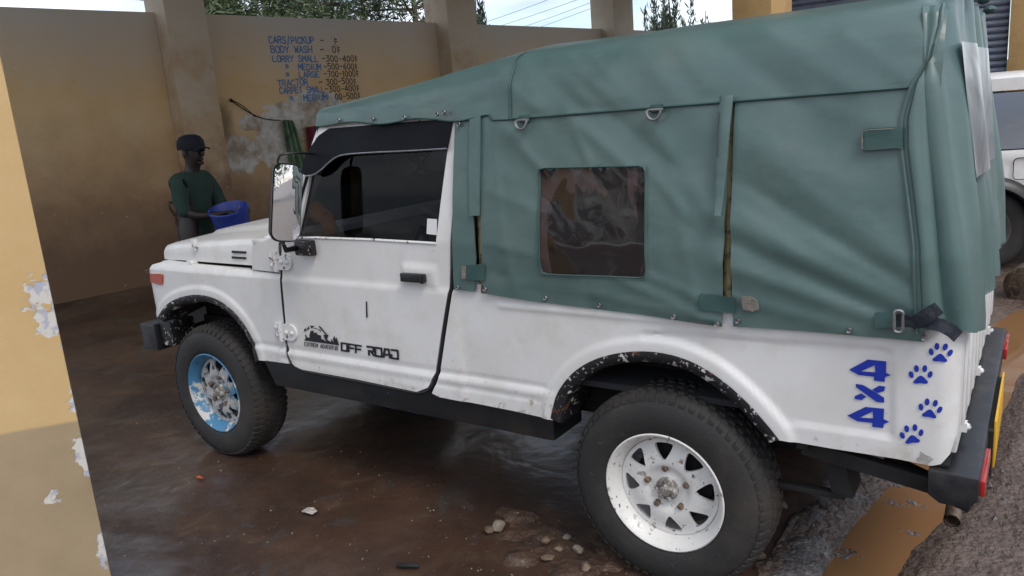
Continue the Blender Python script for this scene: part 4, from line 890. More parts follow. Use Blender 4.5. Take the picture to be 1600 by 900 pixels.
# --- wheels: tyre, rim with eight wedge windows, nuts, hub
def make_wheel(m_rim, x, ysign, rim_seed):
    W = MB(); W.lathe([(0, .07), (.07, .07), (.11, .06), (.13, .04), (.13, .0), (0, .0)], (0, 0, 0), 'Y', 24)
    w_ = W.build('wheel', M['under'], V)
    T = MB(); prof = [(.196, -.083), (.205, -.094), (.225, -.101), (.255, -.106), (.285, -.103), (.308, -.094), (.322, -.083), (.330, -.070), (.3335, -.045), (.335, 0)]
    prof = prof+[(r, -h) for r, h in prof[-2::-1]]
    T.lathe(prof, (0, 0, 0), 'Y', 72)
    ty = T.build('tyre', M['rubber'], w_, angle=60)
    # tread: blocks in staggered rows, one part
    B = MB()
    for k in range(60):
        a0 = k*2*math.pi/60
        for row, (h0, h1, off) in enumerate(((-.096, -.058, 0), (-.05, -.022, .5), (-.014, .014, 0), (.022, .05, .5), (.058, .096, 0))):
            ang = a0+off*2*math.pi/60; da = .033
            def pt(a, h, r): return (r*math.cos(a), h, r*math.sin(a))
            def rr_(h): return (.335 if abs(h) < .055 else (.332 if abs(h) < .06 else .317))
            sk = .010 if row in (1, 2) else -.010
            lo = [pt(ang-da+sk, h0, rr_(h0)-.006), pt(ang+da+sk, h0, rr_(h0)-.006), pt(ang+da-sk, h1, rr_(h1)-.006), pt(ang-da-sk, h1, rr_(h1)-.006)]
            hi = [pt(ang-da*.9+sk, h0+.002, rr_(h0)+.004), pt(ang+da*.9+sk, h0+.002, rr_(h0)+.004), pt(ang+da*.9-sk, h1-.002, rr_(h1)+.004), pt(ang-da*.9-sk, h1-.002, rr_(h1)+.004)]
            B.hexa(lo+hi)
    b_ = B.build('tread_blocks', M['rubber'], w_, angle=30, merge=False); b_['kind'] = 'stuff'
    Rm = MB()
    # barrel with lip (outer side is -Y)
    Rm.lathe([(.198, -.086), (.203, -.096), (.199, -.099), (.192, -.095), (.186, -.080), (.176, -.070), (.170, -.052), (.168, -.036), (.166, .05), (.185, .085), (.198, .088)], (0, 0, 0), 'Y', 64)
    # disc: flat annulus with eight rounded wedge holes
    out = [(.167*math.cos(t), .167*math.sin(t)) for t in np.linspace(0, 2*math.pi, 65)[:-1]]
    holes = [[(.036*math.cos(t), .036*math.sin(t)) for t in np.linspace(0, 2*math.pi, 25)[:-1]]]
    for k in range(8):
        a = k*math.pi/4+.2; c, s = math.cos(a), math.sin(a)
        tri = smoothpoly([(.097, -.006), (.097, .006), (.147, .036), (.153, .02), (.154, 0), (.153, -.02), (.147, -.036)], 2)
        holes.append([(u*c-v*s, u*s+v*c) for u, v in tri])
    def fd(P, depth):
        r = np.hypot(P[:, 0], P[:, 1]); y = -.046-.016*sst(.16, .10, r)+.012*sst(.085, .06, r)-.004*sst(.05, .04, r)
        return np.column_stack([P[:, 0], y+depth, P[:, 1]])
    rim = Rm.build('rim', m_rim[0], w_, angle=40)
    Dk = MB(); panel(Dk, out, fd, holes, .010, .012); Dk.build('rim_disc', m_rim[1], w_, angle=40)
    Hb = MB(); Hb.lathe([(0, -.066), (.018, -.066), (.021, -.062), (.021, -.056), (.036, -.054), (.038, -.050), (.038, -.02)], (0, 0, 0), 'Y', 28)
    for k in range(6): a = k*math.pi/3; Hb.lathe([(0, -.068), (.0075, -.068), (.0085, -.064), (.0085, -.05)], (.029*math.cos(a), 0, .029*math.sin(a)), 'Y', 6)
    Hb.v = [(x, y-.012, z) for x, y, z in Hb.v]; Hb.build('hub', M['hub'], w_, angle=40)
    for k in range(5):
        a = k*2*math.pi/5+.5; n_ = MB(); n_.lathe([(0, -.058), (.007, -.058), (.0115, -.052), (.0115, -.034), (.016, -.034), (.016, -.032)], (.070*math.cos(a), 0, .070*math.sin(a)), 'Y', 6)
        n_.v = [(x, y-.012, z) for x, y, z in n_.v]; n_.build('lug_nut', M['nut'], w_, angle=30)
    w_.location = (x, ysign*.625, .335)
    if ysign > 0: w_.rotation_euler = (0, 0, math.pi)
    return w_
wr = make_wheel((M['rim_white'], M['rim_white']), 2.375, -1, 0); wf = make_wheel((M['rim_blue'], M['rim_worn']), 0.0, -1, 1)
wf.rotation_euler = (0, R(20), 0); wr.rotation_euler = (0, R(7), 0)
for src, x in ((wr, 2.375), (wf, 0.0)):
    c = src.copy(); COL.objects.link(c); c.location = (x, .625, .335); c.rotation_euler = (0, R(33), math.pi)
    for ch in [q for q in bpy.data.objects if q.parent == src]:
        d = ch.copy(); COL.objects.link(d); d.parent = c
# ------------------------------------------------------------------ canvas canopy
# soft tension folds: (pixel start, pixel end, half width m, height m)
FOLDS = [((790, 115), (838, 165), .022, .010), ((884, 75), (962, 152), .03, .010), ((845, 100), (905, 165), .025, -.005), ((1000, 70), (1060, 150), .035, .006), ((1205, 50), (1335, 135), .04, .011), ((1120, 55), (1240, 150), .035, -.007), ((1330, 60), (1420, 120), .03, .006),
         ((795, 200), (855, 268), .022, .008), ((900, 185), (985, 258), .028, .008), ((960, 180), (1060, 262), .03, -.006), ((1020, 190), (1110, 330), .035, .007), ((770, 200), (800, 420), .03, .006), ((1060, 300), (1090, 470), .03, .006), ((830, 440), (1080, 490), .016, .007), ((790, 430), (960, 470), .02, -.005), ((985, 440), (1120, 500), .02, .008),
         ((1155, 350), (1432, 478), .032, .013), ((1160, 420), (1400, 505), .026, .011), ((1215, 250), (1425, 420), .045, .010), ((1165, 385), (1420, 500), .018, -.007), ((1190, 300), (1430, 450), .025, -.007), ((1160, 200), (1330, 290), .05, .006), ((1280, 160), (1395, 200), .04, .005), ((1155, 465), (1330, 512), .014, .006),
         ((812, 95), (850, 160), .013, .005), ((868, 90), (915, 150), .014, .005), ((930, 85), (985, 150), .016, .005), ((1060, 65), (1105, 130), .02, .005), ((905, 205), (930, 262), .013, .005), ((1018, 265), (1075, 330), .015, .005), ((1020, 430), (1100, 465), .013, .006), ((780, 300), (845, 330), .014, .004), ((775, 380), (848, 400), .013, .004), ((1290, 380), (1430, 455), .012, .005), ((1160, 330), (1230, 372), .013, .005)]
FX = [(S(*a), S(*b), w, h) for a, b, w, h in FOLDS]
def CF(P):
    h = np.zeros(len(P))
    for a, b, w, k in FX:
        a = np.array(a); b = np.array(b); ab = b-a; t = ((P-a)@ab)/(ab@ab); tc_ = np.clip(t, -.15, 1.15)
        d = np.linalg.norm(P-a-tc_[:, None]*ab, axis=1); h += k*(.80 if w > .031 else 1.0)*np.exp(-1.1*np.abs(d/w)**(1.6 if w > .031 else 1.15))*np.exp(-np.maximum(np.abs(t-.5)-.45, 0)**2*12)
    x, z = P[:, 0], P[:, 1]
    n1 = np.array([noise.noise((p[0]*4+p[1]*3, p[1]*2.2-p[0]*1.2, 0)) for p in P]); n2 = np.array([noise.noise((p[0]*9+p[1]*8, p[1]*6, 3)) for p in P])
    n3 = np.array([abs(noise.noise((p[0]*13+p[1]*9, p[1]*10-p[0]*4, 7))) for p in P])
    return h+.006*n1+.0022*n2-.0010*np.exp(-(n3/.05)**2)+.010*np.sin(np.clip((z-.93)/.62, 0, 1)*math.pi)*.6
def cv(off): return lambda P, depth: np.column_stack([P[:, 0], -(wid(P[:, 1])+.014+off+CF(P))+depth, P[:, 1]])
def canv(name, px, m=None, holes=(), sp=.016, thick=.006, off=0.0, mirror=False, parent=None, xz=False):
    mb = MB(); ol = px if xz else SS(px); panel(mb, ol, cv(off), [h if xz else SS(h) for h in holes], sp, thick)
    o = mb.build(name, m or M['canvas'], parent or V, angle=70, recalc=False)
    if mirror: mirror_y(o, parent or V)
    return o
wr_px = smoothpoly([(851, 262.5), (930, 260), (1011, 259), (1013, 345), (1012, 430.5), (930, 428), (850, 425), (849.5, 345)], 1)
win = [(858, 262.5), (1004, 259), (1010, 261), (1012.5, 268), (1013, 420), (1011, 429), (1004, 431), (858, 426), (851, 423), (849, 416), (849, 270), (851, 264)]
CM = canv('canvas_side', [(756, 178), (900, 168), (1143, 146), (1139, 300), (1133, 420), (1131, 508), (1100, 504), (1000, 489.5), (850, 471.5), (790, 462), (760, 457), (757, 340)], holes=[win])
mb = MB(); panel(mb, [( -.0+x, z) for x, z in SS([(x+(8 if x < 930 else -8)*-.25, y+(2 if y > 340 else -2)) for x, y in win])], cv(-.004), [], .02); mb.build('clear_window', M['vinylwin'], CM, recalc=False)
mb = MB(); panel(mb, SS([(930+(x-930)*1.055, 345+(y-345)*1.05) for x, y in win]), cv(.0025), [SS([(930+(x-930)*1.0, 345+(y-345)*1.0) for x, y in win])], .02); mb.build('window_border', M['canvas'], CM, recalc=False, angle=70)
ring = cv(.004)(np.array(resample(SS([(930+(x-930)*1.012, 345+(y-345)*1.012) for x, y in win]), .02)), 0); mb = MB(); mb.tube([tuple(p) for p in ring], .0022, 5, closed=True); mb.build('window_stitching', M['canvas_dark'], CM)
canv('canvas_strip', [(715, 183), (744, 181), (745, 300), (747, 400), (746, 454), (713, 451), (712.5, 330)])
canv('canvas_side', [(1152, 146), (1442, 120), (1446, 531), (1300, 518.5), (1148, 508), (1146.5, 430), (1146, 330), (1149, 240)])
# far side in one plain sheet
mb = MB(); panel(mb, [(1.64, .93), (3.12, .93), (3.08, 1.57), (1.66, 1.57)], cv(0), [], .05, .006); o = mb.build('canvas_side', M['canvas'], None, recalc=False, angle=70); mirror_y(o, V); bpy.data.objects.remove(o)
# flaps over the slits
canv('slit_flap', [(740, 182), (757, 181), (757.5, 260), (757, 335), (742, 335), (740, 260)], off=.010, sp=.012)
def curl(P, depth):
    b = cv(.014)(P, depth); xm = np.interp(P[:, 1], [1.1, 1.55], [S(1131, 330)[0], S(1143, 155)[0]]); t = (P[:, 0]-xm)/.035; b[:, 1] -= .016*np.clip(1-t*t, -1, 1); return b
mb = MB(); panel(mb, SS([(1132, 150), (1153, 148), (1146, 240), (1137, 333), (1126.5, 332), (1129, 240)]), curl, [], .010, .006); mb.build('slit_flap', M['canvas'], V, recalc=False, angle=70)
# valance + roof
BOX = [(-.680, 1.540), (-.670, 1.60), (-.656, 1.66), (-.636, 1.70), (-.606, 1.735), (-.56, 1.755), (-.45, 1.775), (-.3, 1.793), (-.15, 1.804), (0, 1.808)]
CAB = [(-.676, 1.572), (-.674, 1.592), (-.668, 1.612), (-.655, 1.628), (-.63, 1.640), (-.58, 1.648), (-.45, 1.656), (-.3, 1.662), (-.15, 1.666), (0, 1.668)]
def dens(sec, k=3):
    o = []
    for a, b in zip(sec[:-1], sec[1:]): o += [tuple(np.array(a)+(np.array(b)-np.array(a))*j/k) for j in range(k)]
    return o+[sec[-1]]
BD, CB = dens(smoothpoly(BOX, 1, False), 3), dens(smoothpoly(CAB, 1, False), 3)
def roofrow(x):
    if x >= 1.865: sec = BD
    else:
        t = (x-.93)/(1.865-.93); t = max(0, t); e = t**1.08
        sec = [(a[0]+(b[0]-a[0])*e, a[1]+(b[1]-a[1])*e) for a, b in zip(CB, BD)]
    A = np.array(sec); f = CF(np.column_stack([np.full(len(A), x), A[:, 1]]))
    row = []
    for (y, z), k in zip(sec, f):
        side_w = min(1, abs(y)/.6); k = k-.004
        if x < 1.80: k += .004*math.sin(x*31+z*20)*side_w*(1 if z < 1.62 else .4)
        crown = .006*noise.noise((x*3, y*3, 5))
        zz = z+(.4*k*(1-side_w)+crown)*(1 if abs(y) < .6 else 0)
        if x > 3.04: zz -= .03*((x-3.04)/.07)**2*(1 if z > 1.6 else 0)
        if x < 1.8 and z < 1.60: zz += .012*math.sin((x-.95)*9.2)**2*(1-(z-1.572)/.03)*0.8
        row.append((x, y-k*side_w, zz))
    return row+[(x_, -y+0, z) for x_, y, z in row[-2::-1]]
X1 = np.concatenate([[.925], np.arange(.94, 1.865, .018)]); X2 = np.arange(1.868, 3.115, .018)
P = [roofrow(x) for x in X1]; front = [(x-.006, y*.995, z-.055 if z > 1.60 else z-.01) for x, y, z in P[0]]
mb = MB(); mb.grid([front]+P+[roofrow(1.864)]); CR = mb.build('cab_canvas', M['canvas'], V, angle=65, recalc=False)
mb = MB(); mb.grid([[(1.858, y*.996, z-.004) for x, y, z in roofrow(1.868)]]+[roofrow(x) for x in X2]); RC = mb.build('canvas_roof', M['canvas'], V, angle=65, recalc=False)
mb = MB(); mb.tube([(x, y-.003, z+.001) for x, y, z in [roofrow(x)[0] for x in np.arange(1.87, 3.05, .03)]], .0038, 6); mb.build('hem_piping', M['canvas_dark'], RC)
rw = roofrow(1.87); mb = MB(); mb.tube([(1.868, y-.003, z+.001) for x, y, z in rw[:22]], .004, 6); mb.build('seam_piping', M['canvas_dark'], RC)
mb = MB(); mb.tube([(p[0], p[1]-.002, p[2]) for p in [roofrow(x)[0] for x in np.arange(.94, 1.86, .02)]], .0032, 6); mb.build('hem_piping', M['canvas_dark'], CR)
# rear curtain, wrapped round both corners
FZ, FXs = [.93, 1.0, 1.16, 1.29, 1.40, 1.47, 1.55, 1.61, 1.68, 1.76], [3.085, 3.08, 3.07, 3.05, 3.032, 3.03, 3.05, 3.085, 3.10, 3.10]
ZS = np.linspace(.94, 1.775, 62)
def curtain_row(z, j):
    xr = 3.205-.095*(z-.95)/.80; w_ = float(wid(min(z, 1.74)))+.026; r = .055; pts = []
    xs_ = float(np.interp(z, FZ, FXs)); xe = xr-r
    for t in np.linspace(0, 1, 12): x = xs_+(xe-xs_)*t; pts.append((x, -w_, (0, -1), t*.0+.5*(1-t)))
    for a in np.linspace(0, math.pi/2, 7)[1:]: pts.append((xe+r*math.sin(a), -w_+r-r*math.cos(a), (math.sin(a), -math.cos(a)), 0))
    for t in np.linspace(0, 1, 70)[1:-1]: pts.append((xr, -(w_-r)+2*(w_-r)*t, (1, 0), 0))
    for a in np.linspace(math.pi/2, 0, 7): pts.append((xe+r*math.sin(a), w_-r+r*math.cos(a), (math.sin(a), math.cos(a)), 0))
    pts.append((xs_, w_, (0, 1), 0)); row = []
    for i, (x, y, n, s) in enumerate(pts):
        u = i*.021; amp = .010+.008*(1-abs(z-1.2)/.8)
        d = amp*(math.sin(u*16+1.3*math.sin(z*2))+.5*math.sin(u*37+z*3))*(.3 if i < 10 else 1)+.007*noise.noise((u*5, z*3, 9))
        if i == 0: d = -.006
        zz = min(z, 1.80-.10*max(0, (abs(y)-.35)/.3)**2 if abs(y) > .35 else 1.80)
        if j == 0: zz += .02*math.sin(u*9)+.03*(1 if 14 < i < 26 else 0)*0
        row.append((x+n[0]*d, y+n[1]*d, zz))
    return row
mb = MB(); CU = [curtain_row(z, j) for j, z in enumerate(ZS)]; mb.grid(CU); CUR = mb.build('rear_curtain', M['canvas'], V, angle=70, recalc=True)
mb = MB(); mb.tube([(r[0][0], r[0][1]-.005, r[0][2]) for r in CU], .005, 6); mb.build('curtain_hem', M['canvas'], CUR)
mb = MB(); mb.tube([(r[2][0]+.004, r[2][1]-.004, r[2][2]) for r in CU[2:-10]], .0016, 5); mb.build('curtain_stitching', M['thread'], CUR)
# hazy window let into the curtain
P = []
for z in np.linspace(1.30, 1.64, 24): xr = 3.205-.095*(z-.95)/.80; P.append([(xr+.026+.008*math.sin(y*14+z*4), y, z) for y in np.linspace(-.585, .10, 40)])
mb = MB(); mb.grid(P); mb.build('curtain_window', M['vinylwin2'], CUR, angle=70)
# top of the curtain pinched under the roof edge
mb = MB()
for y in (-.50, -.2, .15, .45): mb.sphere((3.135, y, 1.79-.1*max(0, abs(y)-.35)), (.02, .03, .014), 8, 6)
mb.build('curtain_toggle', M['canvas_dark'], CUR)
mb = MB(); a = S(1442, 78); mb.sphere((a[0], -.645, a[1]), (.022, .012, .020), 10, 6); a2 = S(1462, 75); mb.tube([(a[0], -.65, a[1]), (a2[0], -.65, a2[1])], .008, 8); mb.build('curtain_toggle', M['canvas_dark'], CUR)
# hoops and stays that show through the slits
for x in (S(749, 380)[0]-.004, S(1139, 300)[0]-.004):
    mb = MB(); pts = [(x, -.700, .95), (x, -.66, 1.50), (x, -.60, 1.66), (x, -.50, 1.73), (x, 0, 1.775), (x, .50, 1.73), (x, .60, 1.66), (x, .66, 1.50), (x, .70, .95)]
    mb.tube(smoothpoly(pts, 2, False), .014, 8); mb.build('canopy_hoop', M['wood'], V)
mb = MB(); mb.box(1.68, 3.12, -.64, -.62, .90, .965); mb.box(1.68, 3.12, .62, .64, .90, .965); mb.box(1.66, 1.69, -.62, .62, .66, 1.05); mb.build('bed_inner', M['under'], V)
# patches, straps, rings
def flat(name, px, m, off, sp=.03, thick=.004, parent=V):
    mb = MB(); panel(mb, SS(px), cv(off), [], sp, thick); return mb.build(name, m, parent, recalc=False, angle=60)
p_ = flat('strap_patch', [(730, 413), (757, 411), (763, 412), (763, 435), (757, 437), (729, 434)], M['canvas_dark'], .008)
flat('velcro', [(729, 414), (735, 413.5), (734, 433.5), (728.5, 432)], M['velcro'], .0125, parent=p_)
flat('strap_patch', [(1100, 455), (1153, 461.5), (1153.5, 487), (1128, 484), (1098, 480)], M['canvas_dark'], .010)
flat('velcro', [(1162, 461), (1178, 460), (1188, 467), (1189.5, 481), (1180, 484), (1165, 481)], M['velcro'], .008)
p_ = flat('strap_patch', [(1350, 203), (1362, 199), (1404, 197), (1413, 198), (1413, 232), (1405, 230), (1350, 234)], M['canvas_dark'], .014)
for y0, y1, x0, x1 in ((201, 231.5, 1351.5, 1352.5),):
    pass
mb = MB(); mb.tube([tuple(v) for v in cv(.0205)(np.array(SS([(1352, 231), (1352, 204), (1364, 201.5), (1402, 199.5)])), 0)], .0014, 5); mb.build('stitching', M['velcro'], p_)
p_ = flat('strap_patch', [(1370, 484), (1408, 483), (1410, 505), (1371, 507)], M['canvas_dark'], .012)
def strap(name, pts, w_, m, parent=V):
    pts = [Vector(p) for p in pts]; L = []; R_ = []
    for i, p in enumerate(pts):
        t = (pts[min(i+1, len(pts)-1)]-pts[max(i-1, 0)]).normalized(); n = Vector((0, -1, 0)) if p.x < 3.12 else Vector((.6, -.8, 0)); s = t.cross(n).normalized(); L.append(tuple(p+s*w_/2)); R_.append(tuple(p-s*w_/2))
    O_ = [tuple(Vector(p)+Vector((.0015, -.005, 0))) for p in L]; Q_ = [tuple(Vector(p)+Vector((.0015, -.005, 0))) for p in R_]
    mb = MB(); mb.grid([L, O_, Q_, R_, L]); return mb.build(name, m, parent, angle=50)
def cpt(x, y, off):
    q = S(x, y); return tuple(cv(off)(np.array([q]), 0)[0])
st = strap('webbing_strap', [cpt(1404, 494, .020), cpt(1425, 493, .032), cpt(1450, 492, .040), cpt(1475, 497, .042), cpt(1490, 507, .036), cpt(1499, 519, .022)], .032, M['webbing'])
strap('webbing_strap', [cpt(1425, 497, .030), cpt(1440, 490, .045), cpt(1458, 479, .052), cpt(1472, 470, .050)], .034, M['webbing'])
mb = MB(); b0 = Vector(cpt(1409, 494.5, .028)); mb.tube([tuple(b0+Vector((u, -.004, v))) for u, v in rrect(.010, .028, .008, 4)], .004, 6, closed=True); mb.build('buckle', M['steel'], st)
for gx, gy in ((826, 189), (1031.5, 173)):
    c = S(gx, gy); base = Vector((c[0], -float(wid(c[1]))-.035, c[1])); mb = MB()
    pts = [(-.022, 0, .004)]+[(.022*math.cos(a), -.012, .024*math.sin(a)) for a in np.linspace(math.pi, 2*math.pi, 9)]+[(.022, 0, .004)]
    mb.tube([tuple(base+Vector(p)) for p in pts], .0045, 8); mb.tube([tuple(base+Vector((-.022, 0, .004))), tuple(base+Vector((.022, 0, .004)))], .0045, 8)
    dr = mb.build('lashing_ring', M['steel'], V); mb = MB(); mb.box(base.x-.017, base.x+.017, base.y+.002, base.y+.02, base.z-.004, base.z+.02); mb.build('ring_tab', M['canvas_dark'], dr, bevel=.004)
def grommet(p, parent, r=.0078):
    p = Vector(p); mb = MB(); mb.lathe([(r*.45, -.001), (r*.5, -.004), (r*.8, -.0055), (r, -.003), (r*1.02, .002)], tuple(p), 'Y', 14); mb.lathe([(0, .0), (r*.5, -.001)], tuple(p), 'Y', 10); return mb.build('grommet', M['steel'], parent)
for gx, gy in ((720, 447), (763, 450), (856, 464), (940, 475), (1057, 492), (1125, 503), (1156, 499), (1330, 512), (1446, 524)):
    q = np.array([S(gx, gy)]); grommet(cv(.004)(q, 0)[0], V)
for gx, gy in ((540, 186), (592, 184.5), (641, 182), (692, 177), (703, 174), (723, 193)):
    q = S(gx, gy+1); rr_ = roofrow(q[0])[2]; grommet((q[0], min(rr_[1], -.676)-.006, q[1]), CR, .0075)

# ------------------------------------------------------------------ white wagon parked beyond
wc = onZ(1531, 424); SDIR = Vector((.96, .28, 0)).normalized()
SN = Vector((SDIR.y, -SDIR.x, 0))
SUV = thing('parked_wagon', 'white off-road wagon with black wheel arch flares half hidden behind the green canvas', 'car', (wc.x, wc.y, 0), math.atan2(SDIR.y, SDIR.x))
# local frame: x forward from the rear axle, y away from the camera, near flank at y=-.02 and far flank at y=1.62
SW = 1.62; WBASE = 2.45
prof = [(-.72, .45), (-.78, .62), (-.77, .95), (-.72, 1.02), (2.05, 1.02), (2.95, .98), (3.12, .88), (3.15, .60), (3.08, .42)]
def suv_side(ysgn):
    pr = [(-.72, .42), (-.78, .60), (-.77, .93), (-.72, .985), (2.05, .985), (2.95, .95), (3.12, .86), (3.15, .58), (3.08, .42)]
    arcF = [(WBASE+.37*math.cos(t), .34+.37*math.sin(t)) for t in np.linspace(.2, math.pi-.2, 14)]; arcR = [(.37*math.cos(t), .34+.37*math.sin(t)) for t in np.linspace(.2, math.pi-.2, 14)]
    ol = pr+arcF+arcR
    def f(P, d):
        h = .02*np.exp(-((P[:, 1]-.93)/.03)**2)+.03*sst(.40, .80, P[:, 1])
        y = -.03+h*-.6+.12*np.clip((P[:, 0]-2.4)/.75, 0, 1)**2.2+.06*np.clip((-.5-P[:, 0])/.28, 0, 1)**2
        y = y+d
        return np.column_stack([P[:, 0], y if ysgn < 0 else SW-y, P[:, 1]])
    mb = MB(); panel(mb, ol, f, [], .04, .03)
    if ysgn > 0: mb.f = [q[::-1] for q in mb.f]
    return mb.build('body_side', M['paint'], SUV, recalc=False, angle=50)
suv_side(-1); suv_side(1)
mb = MB(); cs = [(-.74, .06, SW-.06, .60, .985), (-.70, .0, SW, .45, 1.0), (2.0, .0, SW, .45, 1.0)]
mb.box(-.755, -.70, .03, SW-.03, .45, .98); mb.box(2.0, 3.10, .10, SW-.10, .80, .955); mb.box(3.08, 3.16, .14, SW-.14, .45, .86); mb.box(-.7, 2.05, .04, SW-.04, .93, .98)
mb.build('body', M['paint'], SUV, bevel=.03)
mb = MB(); mb.box(-.7, 3.05, .10, SW-.10, .32, .80); mb.build('chassis', M['under'], SUV)
# greenhouse: pillars, glass and roof
def ring_(x0, x1, z, ins): return [(x0, ins, z), (x1, ins, z), (x1, SW-ins, z), (x0, SW-ins, z)]
b0, b1 = ring_(-.74, 2.02, .98, .02), ring_(-.62, 1.38, 1.455, .13)
mb = MB(); mb.hexa(ring_(-.70, 1.99, .99, .05)+ring_(-.60, 1.36, 1.44, .15)); mb.build('window_glass', M['suvglass'], SUV)
mb = MB()
def lerp(a, b, t): return tuple(np.array(a)+(np.array(b)-np.array(a))*t)
for i in range(4): mb.beam(b0[i], b1[i], .07, .05, (1, 0, 0))
for (ya, yb) in ((.022, .132), (SW-.022, SW-.132)):
    for xa_, xb_ in ((.42, .36), (1.28, 1.0)): mb.beam((xa_, ya, .98), (xb_, yb, 1.45), .06, .03, (1, 0, 0))
mb.build('window_pillar', M['plastic'], SUV, bevel=.004)
mb = MB(); rl = [(-.68, .11), (1.40, .11), (1.46, .2), (1.46, SW-.2), (1.40, SW-.11), (-.68, SW-.11), (-.72, SW-.2), (-.72, .2)]
rn = len(rl); rings = [[(x, y, 1.45) for x, y in rl], [(x*1.0, y, 1.545) for x, y in rl], [(.36+(x-.36)*.97, SW/2+(y-SW/2)*.93, 1.585) for x, y in rl], [(.36+(x-.36)*.7, SW/2+(y-SW/2)*.6, 1.60) for x, y in rl]]
mb.add([p for r_ in rings for p in r_], [(i*rn+k, i*rn+(k+1) % rn, (i+1)*rn+(k+1) % rn, (i+1)*rn+k) for i in range(3) for k in range(rn)]+[tuple(range(rn))[::-1], tuple(range(3*rn, 4*rn))]); mb.build('roof', M['paint'], SUV, angle=40)
mb = MB(); mb.tube([(x, .16, 1.30) for x in (-.5, 1.1)], .012, 6); mb.tube([(x, .16, 1.18) for x in (-.5, 1.1)], .012, 6); mb.build('guard_bar', M['plastic'], SUV)
for s in (-1, 1):
    for xc in (0, WBASE):
        mb = MB(); P = []
        for t in np.linspace(-.12, math.pi+.12, 30):
            c, sn = math.cos(t), math.sin(t)
            P.append([(xc+r_*c, (-.045-o if s < 0 else SW+.045+o), .35+r_*sn) for r_, o in ((.345, -.06), (.345, .05), (.36, .075), (.405, .06), (.44, .02), (.45, -.03))])
        mb.grid(P); fl = mb.build('arch_flare', M['plastic'], SUV, angle=60)
        if s < 0:
            mb = MB()
            for t in np.linspace(.35, 2.8, 6): mb.sphere((xc+.43*math.cos(t), -.11, .35+.43*math.sin(t)), (.012, .008, .012), 8, 5)
            mb.build('flare_bolt', M['steel'], fl)
def suv_wheel(x, y, flip):
    mb = MB(); mb.lathe([(0, -.05), (.1, -.06), (.18, -.04), (.2, .05), (0, .06)], (0, 0, 0), 'Y', 24); w_ = mb.build('wheel', M['under'], SUV)
    mb = MB(); mb.lathe([(.20, -.09), (.23, -.105), (.29, -.11), (.325, -.095), (.342, -.07), (.345, 0), (.342, .07), (.325, .095), (.23, .105), (.2, .09)], (0, 0, 0), 'Y', 48); mb.build('tyre', M['rubber'], w_, angle=60)
    mb = MB(); mb.lathe([(.205, -.09), (.20, -.098), (.185, -.08), (.17, -.05), (.10, -.07), (.05, -.075), (.03, -.085), (0, -.085)], (0, 0, 0), 'Y', 40); mb.build('rim', M['steel'], w_)
    w_.location = (x, y, .345); w_.rotation_euler = (0, 0, math.pi if flip else 0)
for x in (0, WBASE):
    suv_wheel(x, .07, False); suv_wheel(x, SW-.07, True)
mb = MB(); rr2 = rrect(.12, .085, .03, 4); mb.tube([(.30+u, -.062, .84+v) for u, v in rr2], .0035, 5, closed=True); mb.build('fuel_flap', M['seal'], SUV)
mb = MB(); mb.box(-.86, -.72, .02, SW-.02, .42, .58); mb.box(3.10, 3.26, .04, SW-.04, .42, .60); mb.build('bumper', M['plastic'], SUV, bevel=.03)
for y in (.16, SW-.16): mb = MB(); mb.box(-.775, -.745, y-.07, y+.07, .62, .88); mb.build('tail_lamp', M['red'], SUV, bevel=.01)
mb = MB(); mb.tube([(.45, -.058, .45), (.45, -.062, .97)], .003, 5); mb.tube([(1.35, -.058, .45), (1.38, -.062, .97)], .003, 5); mb.build('door_gap', M['seal'], SUV)

# ------------------------------------------------------------------ log end and rubble, litter
lg = onZ(1596, 474)
mb = MB(); mb.lathe([(0, -.02), (.10, -.02), (.135, -.015), (.15, .0), (.155, .2), (.15, .42), (.13, .44), (0, .44)], (0, 0, 0), 'X', 28)
rot = Matrix.Rotation(R(-115), 3, 'Z') @ Matrix.Rotation(R(-18), 3, 'Y'); M['log'] = layered('muddy_log', (.15, .10, .07), [((.05, .035, .025), 9, .45, .65), ((.2, .15, .1), 30, .5, .7)], rough=.85, bump=.8, bscale=25)
rot = Matrix.Rotation(R(68), 3, 'Z') @ Matrix.Rotation(R(-8), 3, 'Y')
mb.v = [tuple(rot @ Vector(v)+Vector((lg.x+.02, lg.y+.05, .10))) for v in mb.v]
tag(mb.build('log', M['log'], base=True), 'short muddy brown log lying in the yard in front of the white wagon', 'log')
def stone(px, py, r, m, label, seed, group='stones in the mud beside the rear wheel', flat_=.55):
    p = onZ(px, py, .012); bm = bmesh.new(); bmesh.ops.create_icosphere(bm, subdivisions=3, radius=1); rs = random.Random(seed)
    ax = (r*rs.uniform(.9, 1.3), r*rs.uniform(.7, 1.0), r*flat_*rs.uniform(.8, 1.2)); planes = [(Vector((rs.uniform(-1, 1), rs.uniform(-1, 1), rs.uniform(-.3, 1))).normalized(), rs.uniform(.55, .85)) for _ in range(9)]
    for v in bm.verts:
        c = v.co.copy()
        for n, d in planes:
            k = c.dot(n)
            if k > d: c -= n*(k-d)
        c *= 1+.08*noise.noise(v.co*3+Vector((seed, 0, 0))); v.co = Vector((c.x*ax[0], c.y*ax[1], c.z*ax[2]+ax[2]*.35))
    me = bpy.data.meshes.new('stone'); bm.to_mesh(me); bm.free(); me.polygons.foreach_set('use_smooth', [True]*len(me.polygons)); me.set_sharp_from_angle(angle=R(32)); me.materials.append(m)
    o = bpy.data.objects.new('stone', me); COL.objects.link(o); o.location = (p.x, p.y, 0.012); o.rotation_euler = (0, 0, rs.uniform(0, 6)); tag(o, label, 'stone', group)
    return o
stone(779, 824, .032, M['stone'], 'largest pale angular stone in the wet floor between the two wheels', 1)
